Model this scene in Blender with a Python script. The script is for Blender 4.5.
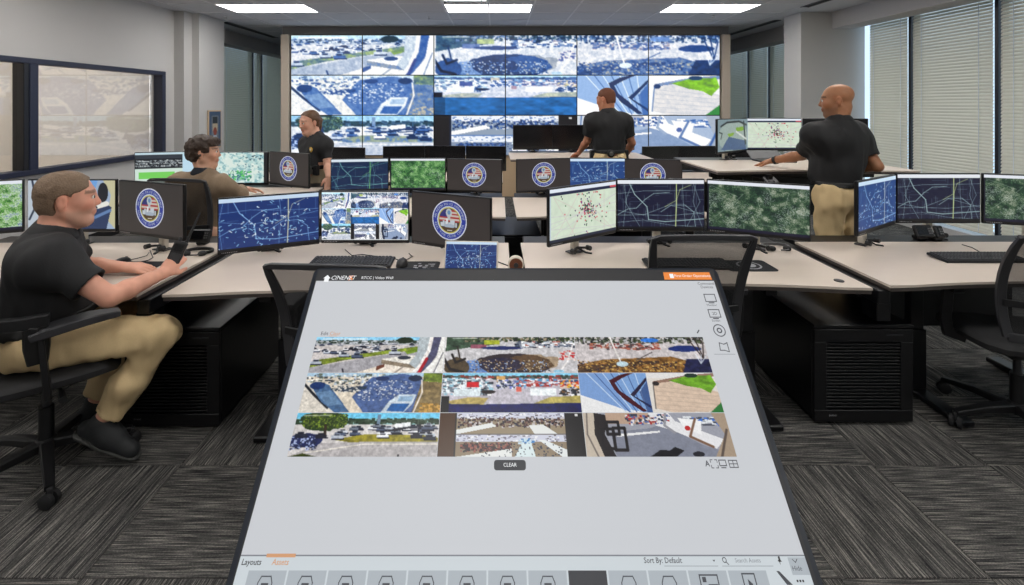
import bpy, bmesh, math, random
import numpy as np
from mathutils import Vector, Matrix

# ------------------------------------------------------------------ camera, world, exposure
for o in list(bpy.data.objects):
    bpy.data.objects.remove(o)
SC = bpy.context.scene
COL = SC.collection
CAMH = 1.56
FPX = 483.0
cam_d = bpy.data.cameras.new('camera')
cam_d.sensor_width = 36.0
cam_d.lens = FPX / 1024.0 * 36.0
cam_d.shift_x = (512 - 497) / 1024.0
cam_d.shift_y = -(292.5 - 105) / 1024.0
cam_d.clip_start = 0.02
cam = bpy.data.objects.new('camera', cam_d)
COL.objects.link(cam)
cam.location = (0, 0, CAMH)
cam.rotation_euler = (math.radians(90), 0, 0)
SC.camera = cam
SC.view_settings.view_transform = 'Standard'
SC.view_settings.look = 'None'
SC.view_settings.gamma = 1.0
SC.view_settings.use_curve_mapping = False
SC.view_settings.exposure = 0.0
LIGHT = 13.5          # brightness of the ceiling light diffusers
world = bpy.data.worlds.new('world')
SC.world = world
world.use_nodes = True
_bg = world.node_tree.nodes['Background']
_bg.inputs[0].default_value = (0.62, 0.80, 1.0, 1)
_bg.inputs[1].default_value = 1.6

def W(px, py, y):
    """a point of the room seen at photograph pixel px,py at depth y"""
    return Vector(((px - 497) * y / FPX, y, CAMH - (py - 105) * y / FPX))

# ------------------------------------------------------------------ materials
def lin(c):
    return tuple((v / 12.92 if v <= 0.04045 else ((v + 0.055) / 1.055) ** 2.4) for v in c)
def rgb(r, g, b):
    return lin((r / 255, g / 255, b / 255))
MATS = {}
def mat(name, col, rough=0.5, metal=0.0, spec=0.5, var=0.06, scale=30.0, bump=0.0, coat=0.0, sheen=0.0, trans=0.0, stretch=(1, 1, 1)):
    m = bpy.data.materials.new(name)
    m.use_nodes = True
    nt = m.node_tree
    b = nt.nodes['Principled BSDF']
    b.inputs['Roughness'].default_value = rough
    b.inputs['Metallic'].default_value = metal
    b.inputs['Specular IOR Level'].default_value = spec
    b.inputs['Coat Weight'].default_value = coat
    b.inputs['Sheen Weight'].default_value = sheen
    tc = nt.nodes.new('ShaderNodeTexCoord')
    mp = nt.nodes.new('ShaderNodeMapping')
    mp.inputs['Scale'].default_value = stretch
    nz = nt.nodes.new('ShaderNodeTexNoise')
    nz.inputs['Scale'].default_value = scale
    nz.inputs['Detail'].default_value = 3
    rp = nt.nodes.new('ShaderNodeMapRange')
    rp.inputs['To Min'].default_value = 1 - var
    rp.inputs['To Max'].default_value = 1 + var
    mx = nt.nodes.new('ShaderNodeVectorMath')
    mx.operation = 'SCALE'
    mx.inputs[0].default_value = col
    nt.links.new(tc.outputs['Object'], mp.inputs[0])
    nt.links.new(mp.outputs[0], nz.inputs['Vector'])
    nt.links.new(nz.outputs['Fac'], rp.inputs['Value'])
    nt.links.new(rp.outputs[0], mx.inputs['Scale'])
    nt.links.new(mx.outputs[0], b.inputs['Base Color'])
    if bump:
        bp = nt.nodes.new('ShaderNodeBump')
        bp.inputs['Strength'].default_value = bump
        bp.inputs['Distance'].default_value = 0.01
        nt.links.new(nz.outputs['Fac'], bp.inputs['Height'])
        nt.links.new(bp.outputs[0], b.inputs['Normal'])
    MATS[name] = m
    return m
def emis(name, col, strength):
    m = bpy.data.materials.new(name)
    m.use_nodes = True
    b = m.node_tree.nodes['Principled BSDF']
    b.inputs['Base Color'].default_value = (0.02, 0.02, 0.02, 1)
    b.inputs['Emission Color'].default_value = (*col, 1)
    b.inputs['Emission Strength'].default_value = strength
    MATS[name] = m
    return m
def attr_mat(name, emit=0.0, rough=0.4, base=True, spec=0.5, sss=0.0):
    m = bpy.data.materials.new(name)
    m.use_nodes = True
    nt = m.node_tree
    b = nt.nodes['Principled BSDF']
    a = nt.nodes.new('ShaderNodeAttribute')
    a.attribute_name = 'col'
    b.inputs['Roughness'].default_value = rough
    b.inputs['Specular IOR Level'].default_value = spec
    if base:
        nt.links.new(a.outputs['Color'], b.inputs['Base Color'])
    else:
        b.inputs['Base Color'].default_value = (0.012, 0.012, 0.014, 1)
    if emit:
        nt.links.new(a.outputs['Color'], b.inputs['Emission Color'])
        b.inputs['Emission Strength'].default_value = emit
    if sss:
        b.inputs['Subsurface Weight'].default_value = sss
        b.inputs['Subsurface Radius'].default_value = (0.012, 0.005, 0.003)
    MATS[name] = m
    return m

mat('wall', rgb(196, 194, 192), 0.8, var=0.02, scale=4)
mat('wall_dark', rgb(120, 118, 118), 0.8, var=0.02, scale=4)
mat('wall_back', rgb(150, 150, 152), 0.8, var=0.02)
mat('soffit', rgb(190, 188, 188), 0.8, var=0.02)
mat('trim_tan', rgb(200, 186, 170), 0.6, var=0.03)
mat('wood_tan', rgb(205, 178, 145), 0.5, var=0.06, scale=8, stretch=(1, 1, 10))
mat('ceiling_tile', rgb(205, 206, 210), 0.9, var=0.05, scale=160, bump=0.2)
mat('grid', rgb(225, 225, 228), 0.5)
mat('duct_black', rgb(14, 14, 15), 0.7)
mat('navy_frame', rgb(34, 40, 62), 0.45)
mat('mullion', rgb(16, 17, 24), 0.4)
mat('blind', rgb(222, 219, 204), 0.45, var=0.03)
mat('blind_cord', rgb(235, 240, 245), 0.7)
mat('black_plastic', rgb(22, 22, 24), 0.45, var=0.1)
mat('black_soft', rgb(26, 26, 28), 0.7, var=0.1, scale=120)
mat('black_metal', rgb(13, 13, 16), 0.38, spec=0.5)
mat('cabinet_black', rgb(11, 11, 14), 0.33, spec=0.5)
mat('charcoal', rgb(52, 52, 55), 0.45)
mat('mid_grey', rgb(98, 98, 100), 0.4)
mat('silver', rgb(180, 180, 182), 0.3, metal=0.7)
mat('putty', rgb(206, 198, 184), 0.45, var=0.03)
mat('laminate', rgb(214, 200, 187), 0.42, var=0.025, scale=6, stretch=(1, 6, 1))
mat('laminate_edge', rgb(76, 68, 64), 0.5)
mat('carpet_base', rgb(52, 52, 54), 0.95)
mat('bezel', rgb(16, 16, 18), 0.35)
mat('bezel_blue', rgb(34, 40, 50), 0.3)
mat('screen_off', rgb(20, 20, 23), 0.22, spec=0.5)
mat('shirt_black', rgb(29, 29, 31), 0.75, sheen=0.0, var=0.15, scale=220, bump=0.05)
mat('khaki', rgb(220, 193, 146), 0.8, var=0.07, scale=180, bump=0.05)
mat('khaki_pale', rgb(206, 190, 158), 0.8, var=0.07, scale=180)
mat('tweed', rgb(142, 122, 100), 0.9, var=0.35, scale=220)
mat('collar_dark', rgb(30, 36, 46), 0.8)
mat('leather_black', rgb(14, 14, 14), 0.45)
mat('buckle', rgb(150, 148, 142), 0.3, metal=0.8)
mat('sole', rgb(60, 60, 58), 0.7)
mat('shoe', rgb(30, 32, 34), 0.7, var=0.2, scale=90)
mat('hair_grey', rgb(126, 104, 84), 0.7, var=0.45, scale=160, bump=0.3)
mat('hair_dark', rgb(58, 42, 32), 0.55, var=0.5, scale=110, bump=0.4)
mat('hair_brown', rgb(96, 66, 42), 0.5, var=0.4, scale=120, bump=0.3)
mat('hair_short', rgb(112, 66, 44), 0.7, var=0.3, scale=200)
mat('eye_white', rgb(225, 220, 214), 0.2)
mat('iris', rgb(48, 40, 36), 0.2)
mat('badge_gold', rgb(214, 172, 60), 0.4)
mat('badge_white', rgb(225, 225, 225), 0.5)
mat('text_white', rgb(235, 235, 235), 0.5)
mat('text_grey', rgb(160, 160, 165), 0.5)
mat('orange_plastic', rgb(200, 100, 40), 0.5)
mat('pad_black', rgb(34, 34, 38), 0.8)
attr_mat('screen', emit=1.0, base=False, rough=0.3, spec=0.35)
attr_mat('skin', rough=0.5, spec=0.35, sss=0.08)
attr_mat('print', rough=0.5)
emis('ui_white', rgb(203, 206, 211), 0.93)
emis('ui_bar', rgb(203, 211, 216), 0.95)
emis('ui_tile', rgb(172, 180, 187), 0.95)
emis('ui_dark', rgb(58, 60, 66), 0.8)
emis('ui_black', rgb(30, 30, 34), 0.8)
emis('ui_line', rgb(128, 132, 140), 0.9)
emis('ui_ink', rgb(66, 68, 76), 0.9)
emis('ui_orange', rgb(232, 132, 48), 1.0)
emis('ui_orange_text', rgb(205, 150, 108), 1.0)
emis('ui_paper', rgb(244, 246, 248), 1.0)
emis('ui_blue', rgb(70, 120, 200), 1.0)
emis('diffuser', (1.0, 0.975, 0.94), LIGHT)

def node_mat(name):
    m = bpy.data.materials.new(name); m.use_nodes = True
    MATS[name] = m
    return m, m.node_tree, m.node_tree.nodes['Principled BSDF']

# carpet: broken yarn stripes along the tile's own length
m, nt, b = node_mat('carpet')
tc = nt.nodes.new('ShaderNodeTexCoord'); oi = nt.nodes.new('ShaderNodeObjectInfo')
add = nt.nodes.new('ShaderNodeVectorMath'); add.operation = 'ADD'
sc = nt.nodes.new('ShaderNodeVectorMath'); sc.operation = 'SCALE'; sc.inputs['Scale'].default_value = 17.0
cmb = nt.nodes.new('ShaderNodeCombineXYZ')
for i in range(3): nt.links.new(oi.outputs['Random'], cmb.inputs[i])
nt.links.new(cmb.outputs[0], sc.inputs[0])
nt.links.new(tc.outputs['Object'], add.inputs[0]); nt.links.new(sc.outputs[0], add.inputs[1])
def streak(sx, sy, scale, detail):
    mp = nt.nodes.new('ShaderNodeMapping'); mp.inputs['Scale'].default_value = (sx, sy, 1)
    nz = nt.nodes.new('ShaderNodeTexNoise'); nz.inputs['Scale'].default_value = scale; nz.inputs['Detail'].default_value = detail
    nt.links.new(add.outputs[0], mp.inputs[0]); nt.links.new(mp.outputs[0], nz.inputs['Vector'])
    return nz
n1 = streak(1, 0.022, 330, 1.0); n2 = streak(1, 0.04, 130, 1.0); n3 = streak(1, 0.4, 420, 1.0)
m1 = nt.nodes.new('ShaderNodeMath'); m1.operation = 'MULTIPLY_ADD'; m1.inputs[1].default_value = 0.45
nt.links.new(n2.outputs['Fac'], m1.inputs[0]); nt.links.new(n1.outputs['Fac'], m1.inputs[2])
m2 = nt.nodes.new('ShaderNodeMath'); m2.operation = 'MULTIPLY_ADD'; m2.inputs[1].default_value = 0.35
nt.links.new(n3.outputs['Fac'], m2.inputs[0]); nt.links.new(m1.outputs[0], m2.inputs[2])
cr = nt.nodes.new('ShaderNodeValToRGB')
cr.color_ramp.elements[0].position = 0.36; cr.color_ramp.elements[0].color = (*rgb(40, 40, 42), 1)
cr.color_ramp.elements[1].position = 0.64; cr.color_ramp.elements[1].color = (*rgb(160, 155, 148), 1)
e = cr.color_ramp.elements.new(0.5); e.color = (*rgb(88, 87, 85), 1)
dv = nt.nodes.new('ShaderNodeMath'); dv.operation = 'DIVIDE'; dv.inputs[1].default_value = 1.9
nt.links.new(m2.outputs[0], dv.inputs[0]); nt.links.new(dv.outputs[0], cr.inputs[0])
nt.links.new(cr.outputs[0], b.inputs['Base Color'])
b.inputs['Roughness'].default_value = 0.95; b.inputs['Specular IOR Level'].default_value = 0.1
bp = nt.nodes.new('ShaderNodeBump'); bp.inputs['Strength'].default_value = 0.5; bp.inputs['Distance'].default_value = 0.004
nt.links.new(m2.outputs[0], bp.inputs['Height']); nt.links.new(bp.outputs[0], b.inputs['Normal'])

# window glass: thin, transparent, reflecting by fresnel
def glass(name, ior, tint):
    m, nt, b = node_mat(name)
    nt.nodes.remove(b)
    out = nt.nodes['Material Output']
    tr = nt.nodes.new('ShaderNodeBsdfTransparent'); tr.inputs[0].default_value = (*tint, 1)
    gl = nt.nodes.new('ShaderNodeBsdfGlossy'); gl.inputs['Roughness'].default_value = 0.015
    fr = nt.nodes.new('ShaderNodeFresnel'); fr.inputs['IOR'].default_value = ior
    ge = nt.nodes.new('ShaderNodeNewGeometry'); im = nt.nodes.new('ShaderNodeMix')
    im.inputs[2].default_value = ior; im.inputs[3].default_value = 1 / ior
    nt.links.new(ge.outputs['Backfacing'], im.inputs[0]); nt.links.new(im.outputs[0], fr.inputs['IOR'])
    mx = nt.nodes.new('ShaderNodeMixShader')
    nt.links.new(fr.outputs[0], mx.inputs[0]); nt.links.new(tr.outputs[0], mx.inputs[1]); nt.links.new(gl.outputs[0], mx.inputs[2])
    nt.links.new(mx.outputs[0], out.inputs[0])
m, nt, b = node_mat('shade_cloth')
b.inputs['Base Color'].default_value = (*rgb(208, 204, 198), 1); b.inputs['Roughness'].default_value = 0.9
trl = nt.nodes.new('ShaderNodeBsdfTranslucent'); trl.inputs[0].default_value = (*rgb(222, 217, 210), 1)
mxs = nt.nodes.new('ShaderNodeMixShader'); mxs.inputs[0].default_value = 0.5
nt.links.new(b.outputs[0], mxs.inputs[1]); nt.links.new(trl.outputs[0], mxs.inputs[2]); nt.links.new(mxs.outputs[0], nt.nodes['Material Output'].inputs[0])
wv = nt.nodes.new('ShaderNodeTexNoise'); wv.inputs['Scale'].default_value = 300
mr = nt.nodes.new('ShaderNodeMapRange'); mr.inputs['To Min'].default_value = 0.85; mr.inputs['To Max'].default_value = 1.0
nt.links.new(wv.outputs['Fac'], mr.inputs['Value']); nt.links.new(mr.outputs[0], b.inputs['Roughness'])
glass('glass', 1.5, (0.95, 0.97, 0.97))
glass('glass_reflective', 1.9, (0.96, 0.96, 0.96))
# chair mesh: fine woven strands with open gaps between them
m, nt, b = node_mat('chair_mesh')
out = nt.nodes['Material Output']
b.inputs['Base Color'].default_value = (*rgb(24, 24, 26), 1); b.inputs['Roughness'].default_value = 0.6
tc = nt.nodes.new('ShaderNodeTexCoord'); wv = nt.nodes.new('ShaderNodeTexWave')
wv.bands_direction = 'Z'; wv.inputs['Scale'].default_value = 95; wv.inputs['Distortion'].default_value = 2.5; wv.inputs['Detail'].default_value = 2
nt.links.new(tc.outputs['Object'], wv.inputs['Vector'])
mr = nt.nodes.new('ShaderNodeMapRange'); mr.inputs['To Min'].default_value = 0.55; mr.inputs['To Max'].default_value = 0.92
nt.links.new(wv.outputs['Fac'], mr.inputs['Value'])
tr = nt.nodes.new('ShaderNodeBsdfTransparent'); mx = nt.nodes.new('ShaderNodeMixShader')
nt.links.new(mr.outputs[0], mx.inputs[0]); nt.links.new(tr.outputs[0], mx.inputs[1]); nt.links.new(b.outputs[0], mx.inputs[2])
nt.links.new(mx.outputs[0], out.inputs[0])

# ------------------------------------------------------------------ mesh toolkit
class MB:
    def __init__(s):
        s.v = []; s.f = []
    def add(s, vs, fs):
        o = len(s.v)
        s.v += [tuple(p) for p in vs]
        s.f += [tuple(i + o for i in f) for f in fs]
        return s
    def box(s, x0, x1, y0, y1, z0, z1, b=0.0, M=None):
        cx, cy, cz = (x0 + x1) / 2, (y0 + y1) / 2, (z0 + z1) / 2
        h = [abs(x1 - x0) / 2, abs(y1 - y0) / 2, abs(z1 - z0) / 2]
        vs = []; fs = []
        if b <= 0:
            for sx in (-1, 1):
                for sy in (-1, 1):
                    for sz in (-1, 1):
                        vs.append((cx + sx * h[0], cy + sy * h[1], cz + sz * h[2]))
            fs = [(0, 1, 3, 2), (4, 6, 7, 5), (0, 4, 5, 1), (2, 3, 7, 6), (0, 2, 6, 4), (1, 5, 7, 3)]
        else:
            b = min(b, min(h) * 0.98)
            idx = {}
            for sx in (-1, 1):
                for sy in (-1, 1):
                    for sz in (-1, 1):
                        sg = (sx, sy, sz)
                        for a in range(3):
                            p = [sg[k] * (h[k] if k == a else h[k] - b) for k in range(3)]
                            idx[(sg, a)] = len(vs)
                            vs.append((cx + p[0], cy + p[1], cz + p[2]))
                        fs.append((idx[(sg, 0)], idx[(sg, 1)], idx[(sg, 2)]))
            for a in range(3):
                u, w = (a + 1) % 3, (a + 2) % 3
                for sa in (-1, 1):
                    def S(su, sw):
                        t = [0, 0, 0]; t[a] = sa; t[u] = su; t[w] = sw
                        return tuple(t)
                    fs.append((idx[(S(-1, -1), a)], idx[(S(1, -1), a)], idx[(S(1, 1), a)], idx[(S(-1, 1), a)]))
                    for su in (-1, 1):   # edge between faces a (sa) and u (su)
                        fs.append((idx[(S(su, -1), a)], idx[(S(su, 1), a)], idx[(S(su, 1), u)], idx[(S(su, -1), u)]))
        if M is not None:
            vs = [tuple(M @ Vector(p)) for p in vs]
        return s.add(vs, fs)
    def tube(s, pts, r, n=10, cap=True, flat=None):
        pts = [Vector(p) for p in pts]
        k = len(pts)
        rs = r if isinstance(r, (list, tuple)) else [r] * k
        rings = []; prev = None
        for i, p in enumerate(pts):
            d = (pts[min(i + 1, k - 1)] - pts[max(i - 1, 0)])
            d = d.normalized() if d.length > 1e-9 else Vector((0, 0, 1))
            if prev is None:
                a = Vector((0, 0, 1)) if abs(d.z) < 0.9 else Vector((1, 0, 0))
                u = a.cross(d).normalized()
            else:
                u = (prev - d * prev.dot(d))
                u = u.normalized() if u.length > 1e-9 else prev
            prev = u
            w = d.cross(u)
            fl = flat if flat else 1.0
            rings.append([p + u * (rs[i] * math.cos(2 * math.pi * j / n)) + w * (rs[i] * fl * math.sin(2 * math.pi * j / n)) for j in range(n)])
        vs = [q for rg in rings for q in rg]
        fs = []
        for i in range(k - 1):
            for j in range(n):
                a, b2 = i * n + j, i * n + (j + 1) % n
                fs.append((a, b2, b2 + n, a + n))
        if cap:
            fs.append(tuple(range(n - 1, -1, -1))); fs.append(tuple((k - 1) * n + j for j in range(n)))
        return s.add(vs, fs)
    def sweep(s, pts, prof_w, prof_h, up=(0, 0, 1), cap=True, b=0.25):
        """rectangular (chamfered) section swept along pts; up gives the height direction"""
        pts = [Vector(p) for p in pts]; k = len(pts); up = Vector(up)
        ws = prof_w if isinstance(prof_w, (list, tuple)) else [prof_w] * k
        hs = prof_h if isinstance(prof_h, (list, tuple)) else [prof_h] * k
        vs = []; n = 8
        for i, p in enumerate(pts):
            d = (pts[min(i + 1, k - 1)] - pts[max(i - 1, 0)]).normalized()
            r = d.cross(up)
            r = r.normalized() if r.length > 1e-6 else Vector((1, 0, 0))
            u = r.cross(d)
            w, h = ws[i] / 2, hs[i] / 2; c = b * min(w, h) * 2 * 0.6
            for (a, q) in ((-w, -h + c), (-w, h - c), (-w + c, h), (w - c, h), (w, h - c), (w, -h + c), (w - c, -h), (-w + c, -h)):
                vs.append(p + r * a + u * q)
        fs = []
        for i in range(k - 1):
            for j in range(n):
                a, b2 = i * n + j, i * n + (j + 1) % n
                fs.append((a, b2, b2 + n, a + n))
        if cap:
            fs.append(tuple(range(n - 1, -1, -1))); fs.append(tuple((k - 1) * n + j for j in range(n)))
        return s.add(vs, fs)
    def lathe(s, prof, c=(0, 0, 0), n=16, M=None):
        vs = []; fs = []
        for (r, z) in prof:
            for j in range(n):
                a = 2 * math.pi * j / n
                p = Vector((r * math.cos(a), r * math.sin(a), z))
                if M is not None: p = M @ p
                vs.append(p + Vector(c))
        k = len(prof)
        for i in range(k - 1):
            for j in range(n):
                a, b2 = i * n + j, i * n + (j + 1) % n
                fs.append((a, b2, b2 + n, a + n))
        fs.append(tuple(range(n - 1, -1, -1))); fs.append(tuple((k - 1) * n + j for j in range(n)))
        return s.add(vs, fs)
    def prism(s, pts, z0, z1, M=None):
        n = len(pts)
        vs = [Vector((p[0], p[1], z0)) for p in pts] + [Vector((p[0], p[1], z1)) for p in pts]
        if M is not None: vs = [M @ p for p in vs]
        fs = [tuple(range(n - 1, -1, -1)), tuple(range(n, 2 * n))] + [(i, (i + 1) % n, n + (i + 1) % n, n + i) for i in range(n)]
        return s.add(vs, fs)
    def quad(s, a, b, c, d):
        return s.add([a, b, c, d], [(0, 1, 2, 3)])
    def mesh(s, name, m=None, smooth=False, fix=True):
        me = bpy.data.meshes.new(name)
        me.from_pydata(s.v, [], s.f)
        if fix:
            bm = bmesh.new(); bm.from_mesh(me)
            bmesh.ops.recalc_face_normals(bm, faces=bm.faces)
            bm.to_mesh(me); bm.free()
        if smooth:
            me.polygons.foreach_set('use_smooth', [True] * len(me.polygons))
            try: me.set_sharp_from_angle(angle=math.radians(40))
            except Exception: pass
        if m: me.materials.append(MATS[m] if isinstance(m, str) else m)
        me.update()
        return me
    def build(s, name, m, parent=None, smooth=False, fix=True, loc=(0, 0, 0), rot=(0, 0, 0)):
        return link(name, s.mesh(name, m, smooth, fix), parent, loc, rot)

def link(name, me, parent=None, loc=(0, 0, 0), rot=(0, 0, 0)):
    o = bpy.data.objects.new(name, me)
    COL.objects.link(o)
    o.parent = parent
    o.location = loc; o.rotation_euler = rot
    return o
def thing(name, label, cat, loc=(0, 0, 0), rotz=0.0, group=None):
    o = bpy.data.objects.new(name, None)
    o.empty_display_size = 0.1
    COL.objects.link(o)
    o.location = loc; o.rotation_euler = (0, 0, rotz)
    return tag(o, label, cat, group)
def tag(o, label, cat, group=None):
    o['label'] = label; o['category'] = cat
    if group: o['group'] = group
    return o
def struct(o):
    o['kind'] = 'structure'
    return o
def stuff(o):
    o['kind'] = 'stuff'
    return o
def np_mesh(name, verts, quads, m, cols=None, smooth=True):
    me = bpy.data.meshes.new(name)
    nv, nq = len(verts), len(quads)
    me.vertices.add(nv); me.vertices.foreach_set('co', np.asarray(verts, np.float32).ravel())
    me.loops.add(nq * 4); me.loops.foreach_set('vertex_index', np.asarray(quads, np.int32).ravel())
    me.polygons.add(nq)
    me.polygons.foreach_set('loop_start', np.arange(0, nq * 4, 4, dtype=np.int32))
    me.polygons.foreach_set('use_smooth', np.full(nq, smooth, bool))
    me.update(calc_edges=True)
    if cols is not None:
        at = me.color_attributes.new('col', 'FLOAT_COLOR', 'POINT')
        c4 = np.ones((nv, 4), np.float32); c4[:, :3] = cols
        at.data.foreach_set('color', c4.ravel())
    me.materials.append(MATS[m] if isinstance(m, str) else m)
    return me
def srgb2lin(a):
    a = np.clip(a, 0, 1)
    return np.where(a <= 0.04045, a / 12.92, ((a + 0.055) / 1.055) ** 2.4)
def picture_mesh(name, img, w, h, m='screen', gain=1.0):
    """flat screen picture: a fine grid of points that carry the picture's colours; x right, z up, centred, facing -y"""
    H, Wd = img.shape[:2]
    xs = (np.arange(Wd) / (Wd - 1) - 0.5) * w
    zs = (0.5 - np.arange(H) / (H - 1)) * h
    X, Z = np.meshgrid(xs, zs)
    v = np.stack([X, np.zeros_like(X), Z], -1).reshape(-1, 3)
    i = np.arange(H * Wd).reshape(H, Wd)
    q = np.stack([i[:-1, :-1], i[1:, :-1], i[1:, 1:], i[:-1, 1:]], -1).reshape(-1, 4)
    return np_mesh(name, v, q, m, srgb2lin(img.reshape(-1, 3)) * gain, smooth=False)
def text_mesh(name, body, size, m, align='LEFT', shear=0.0, bold=0.0):
    cu = bpy.data.curves.new('lettering', 'FONT')
    cu.body = body; cu.size = size; cu.align_x = align; cu.align_y = 'CENTER'; cu.shear = shear
    cu.resolution_u = 2
    if bold: cu.offset = bold * size
    ob = bpy.data.objects.new('lettering', cu)
    me = bpy.data.meshes.new_from_object(ob)
    bpy.data.objects.remove(ob); bpy.data.curves.remove(cu)
    me.name = name
    me.materials.clear(); me.materials.append(MATS[m])
    return me
# ------------------------------------------------------------------ the room
def sbox(name, args, m, parent=None, b=0.0):
    o = MB().box(*args, b=b).build(name, m, parent)
    if parent is None: struct(o)
    return o
CEIL = 2.9
WL, WR = -4.6, 5.3            # left wall face, right window plane
floor = sbox('floor', (-5.7, 5.7, -3, 12.2, -0.12, -0.008), 'carpet_base')
tile_me = MB().box(-0.2488, 0.2488, -0.2488, 0.2488, -0.008, 0.0, b=0.002).mesh('carpet_tile', 'carpet')
cols_x = [1.63 - 0.5 + 0.5 * k + 0.25 for k in range(-12, 9)]
rest = {0: MB(), 1: MB()}
for j in range(-9, 20):
    cy = 2.093 + 0.5 * j + 0.25
    for k, cx in enumerate(cols_x):
        par = (k - 12 + j + 1) % 2      # 0: yarns run along the room, 1: across it
        if cx > 5.6: continue
        if 0.8 < cy < 3.9 and abs(cx) < min(4.6, 0.5 + cy * 1.12):
            link('carpet_tile', tile_me, floor, (cx, cy, 0), (0, 0, par * math.pi / 2))
        else:
            M = Matrix.Rotation(-par * math.pi / 2, 4, 'Z') @ Matrix.Translation((cx, cy, 0)) @ Matrix.Rotation(par * math.pi / 2, 4, 'Z')
            c = Vector((cx, cy, 0)) if not par else Vector((cy, -cx, 0))
            rest[par].box(c.x - 0.2488, c.x + 0.2488, c.y - 0.2488, c.y + 0.2488, -0.008, 0)
for par in (0, 1):
    stuff(rest[par].build('carpet_tile_field', 'carpet', floor, rot=(0, 0, par * math.pi / 2)))

# walls
wall_left = MB()
w0, w1, wz0, wz1 = 2.3, 6.65, 0.87, 2.02
wall_left.box(-4.8, WL, -3, w0, 0, CEIL); wall_left.box(-4.8, WL, w1, 6.88, 0, CEIL)
wall_left.box(-4.8, WL, w0, w1, 0, wz0); wall_left.box(-4.8, WL, w0, w1, wz1, CEIL)
struct(wall_left.build('wall_left', 'wall'))
pil = MB()
pil.box(-5.5, -4.458, 6.88, 7.06, 0, CEIL); pil.box(-5.5, -4.356, 7.06, 7.71, 0, CEIL)
struct(pil.build('wall_left_column', 'wall'))
struct(MB().box(4.38, 5.30, 6.96, 7.37, 0, CEIL).build('wall_right_column', 'wall'))
sbox('wall_rear', (-5.7, 5.7, -3.15, -3, 0, CEIL + 0.1), 'wall')
sbox('wall_back', (-5.7, 5.7, 12.0, 12.2, 0, CEIL + 0.1), 'wall_back')
sb = MB()
for ya, yb in ((-3, 6.96), (7.37, 12)):
    sb.box(4.83, 4.88, ya, yb, 2.66, CEIL + 0.05); sb.box(4.88, 5.14, ya, yb, 2.66, 2.70)
struct(sb.build('wall_right_soffit', 'soffit'))
struct(MB().box(-4.88, -4.83, 7.71, 12, 2.66, CEIL + 0.05).box(-5.14, -4.88, 7.71, 12, 2.66, 2.70).build('wall_left_soffit', 'soffit'))
struct(MB().box(4.83, 5.7, -3, 12, CEIL + .0, CEIL + .06).box(-5.7, -4.83, 7.71, 12, CEIL, CEIL + .06).build('ceiling_pocket', 'soffit'))
sbox('baseboard_left', (WL, WL + 0.012, -3, 6.88, 0, 0.1), 'black_plastic')
low = MB().box(5.26, 5.6, -3, 6.96, 0, 0.12).box(5.26, 5.6, 7.37, 12, 0, 0.12)
struct(low.build('wall_right_sill', 'wall'))
struct(MB().box(-5.6, -5.26, 7.71, 12, 0, 0.12).build('wall_left_sill', 'wall'))

# interior window in the left wall: frame, mullions, panes, a drawn shade behind
win = struct(thing('window_1', '', '')); del win['label']; del win['category']
fr = MB()
fx0, fx1 = -4.68, -4.555
fr.box(fx0, fx1, w0, w1, wz1 - 0.055, wz1, b=0.006); fr.box(fx0, fx1, w0, w1, wz0, wz0 + 0.055, b=0.006)
fr.box(fx0, fx1, w1 - 0.075, w1, wz0 + .05, wz1 - .05, b=0.006); fr.box(fx0, fx1, w0, w0 + 0.07, wz0 + .05, wz1 - .05, b=0.006)
fr.build('window_frame', 'navy_frame', win)
for yy in (4.76,):
    MB().box(fx0, fx1, yy - 0.045, yy + 0.045, wz0 + .05, wz1 - .05, b=0.006).build('mullion', 'navy_frame', win)
    MB().box(fx0, fx1 - 0.01, yy - 0.10, yy - 0.046, wz0 + .05, wz1 - .05, b=0.004).build('mullion_jamb', 'mullion', win)
for a, b_ in ((w0 + .07, 4.66), (4.805, w1 - .075)):
    MB().box(-4.634, -4.628, a, b_, wz0 + .05, wz1 - .05).build('pane', 'glass_reflective', win)
tag(MB().box(-4.79, -4.775, w0 + .02, w1 - .02, wz0 + .01, wz1 - .01).build('window_shade', 'shade_cloth'),
    'drawn beige roller shade behind the navy framed interior window', 'window shade')

# unseen room beyond the interior window, light panels added to brighten its roller shade
off = MB().box(-7.6, -7.5, 1.4, 7.6, 0, CEIL).box(-7.6, -4.8, 1.3, 1.4, 0, CEIL).box(-7.6, -5.5, 7.6, 7.7, 0, CEIL).box(-7.6, -4.8, 1.3, 7.7, CEIL, CEIL + .1).box(-7.6, -5.7, 1.3, 7.7, -.1, 0)
struct(off.build('wall_next_office', 'wall'))
for ox, olab in ((-5.25, 'unseen added light panel nearest the shaded interior window'), (-6.1, 'middle unseen added light panel beyond the shaded window'), (-6.95, 'unseen added light panel farthest beyond the shaded window')):
    t = thing('ceiling_light', olab, 'ceiling light', (ox, 4.4, CEIL - .02), 0, 'unseen lights added behind the interior window')
    MB().box(-.32, .32, -2.2, 2.2, 0.006, .018).build('frame', 'grid', t)
    MB().box(-.30, .30, -2.15, 2.15, 0.0, .005).build('diffuser', 'diffuser', t)

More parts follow.
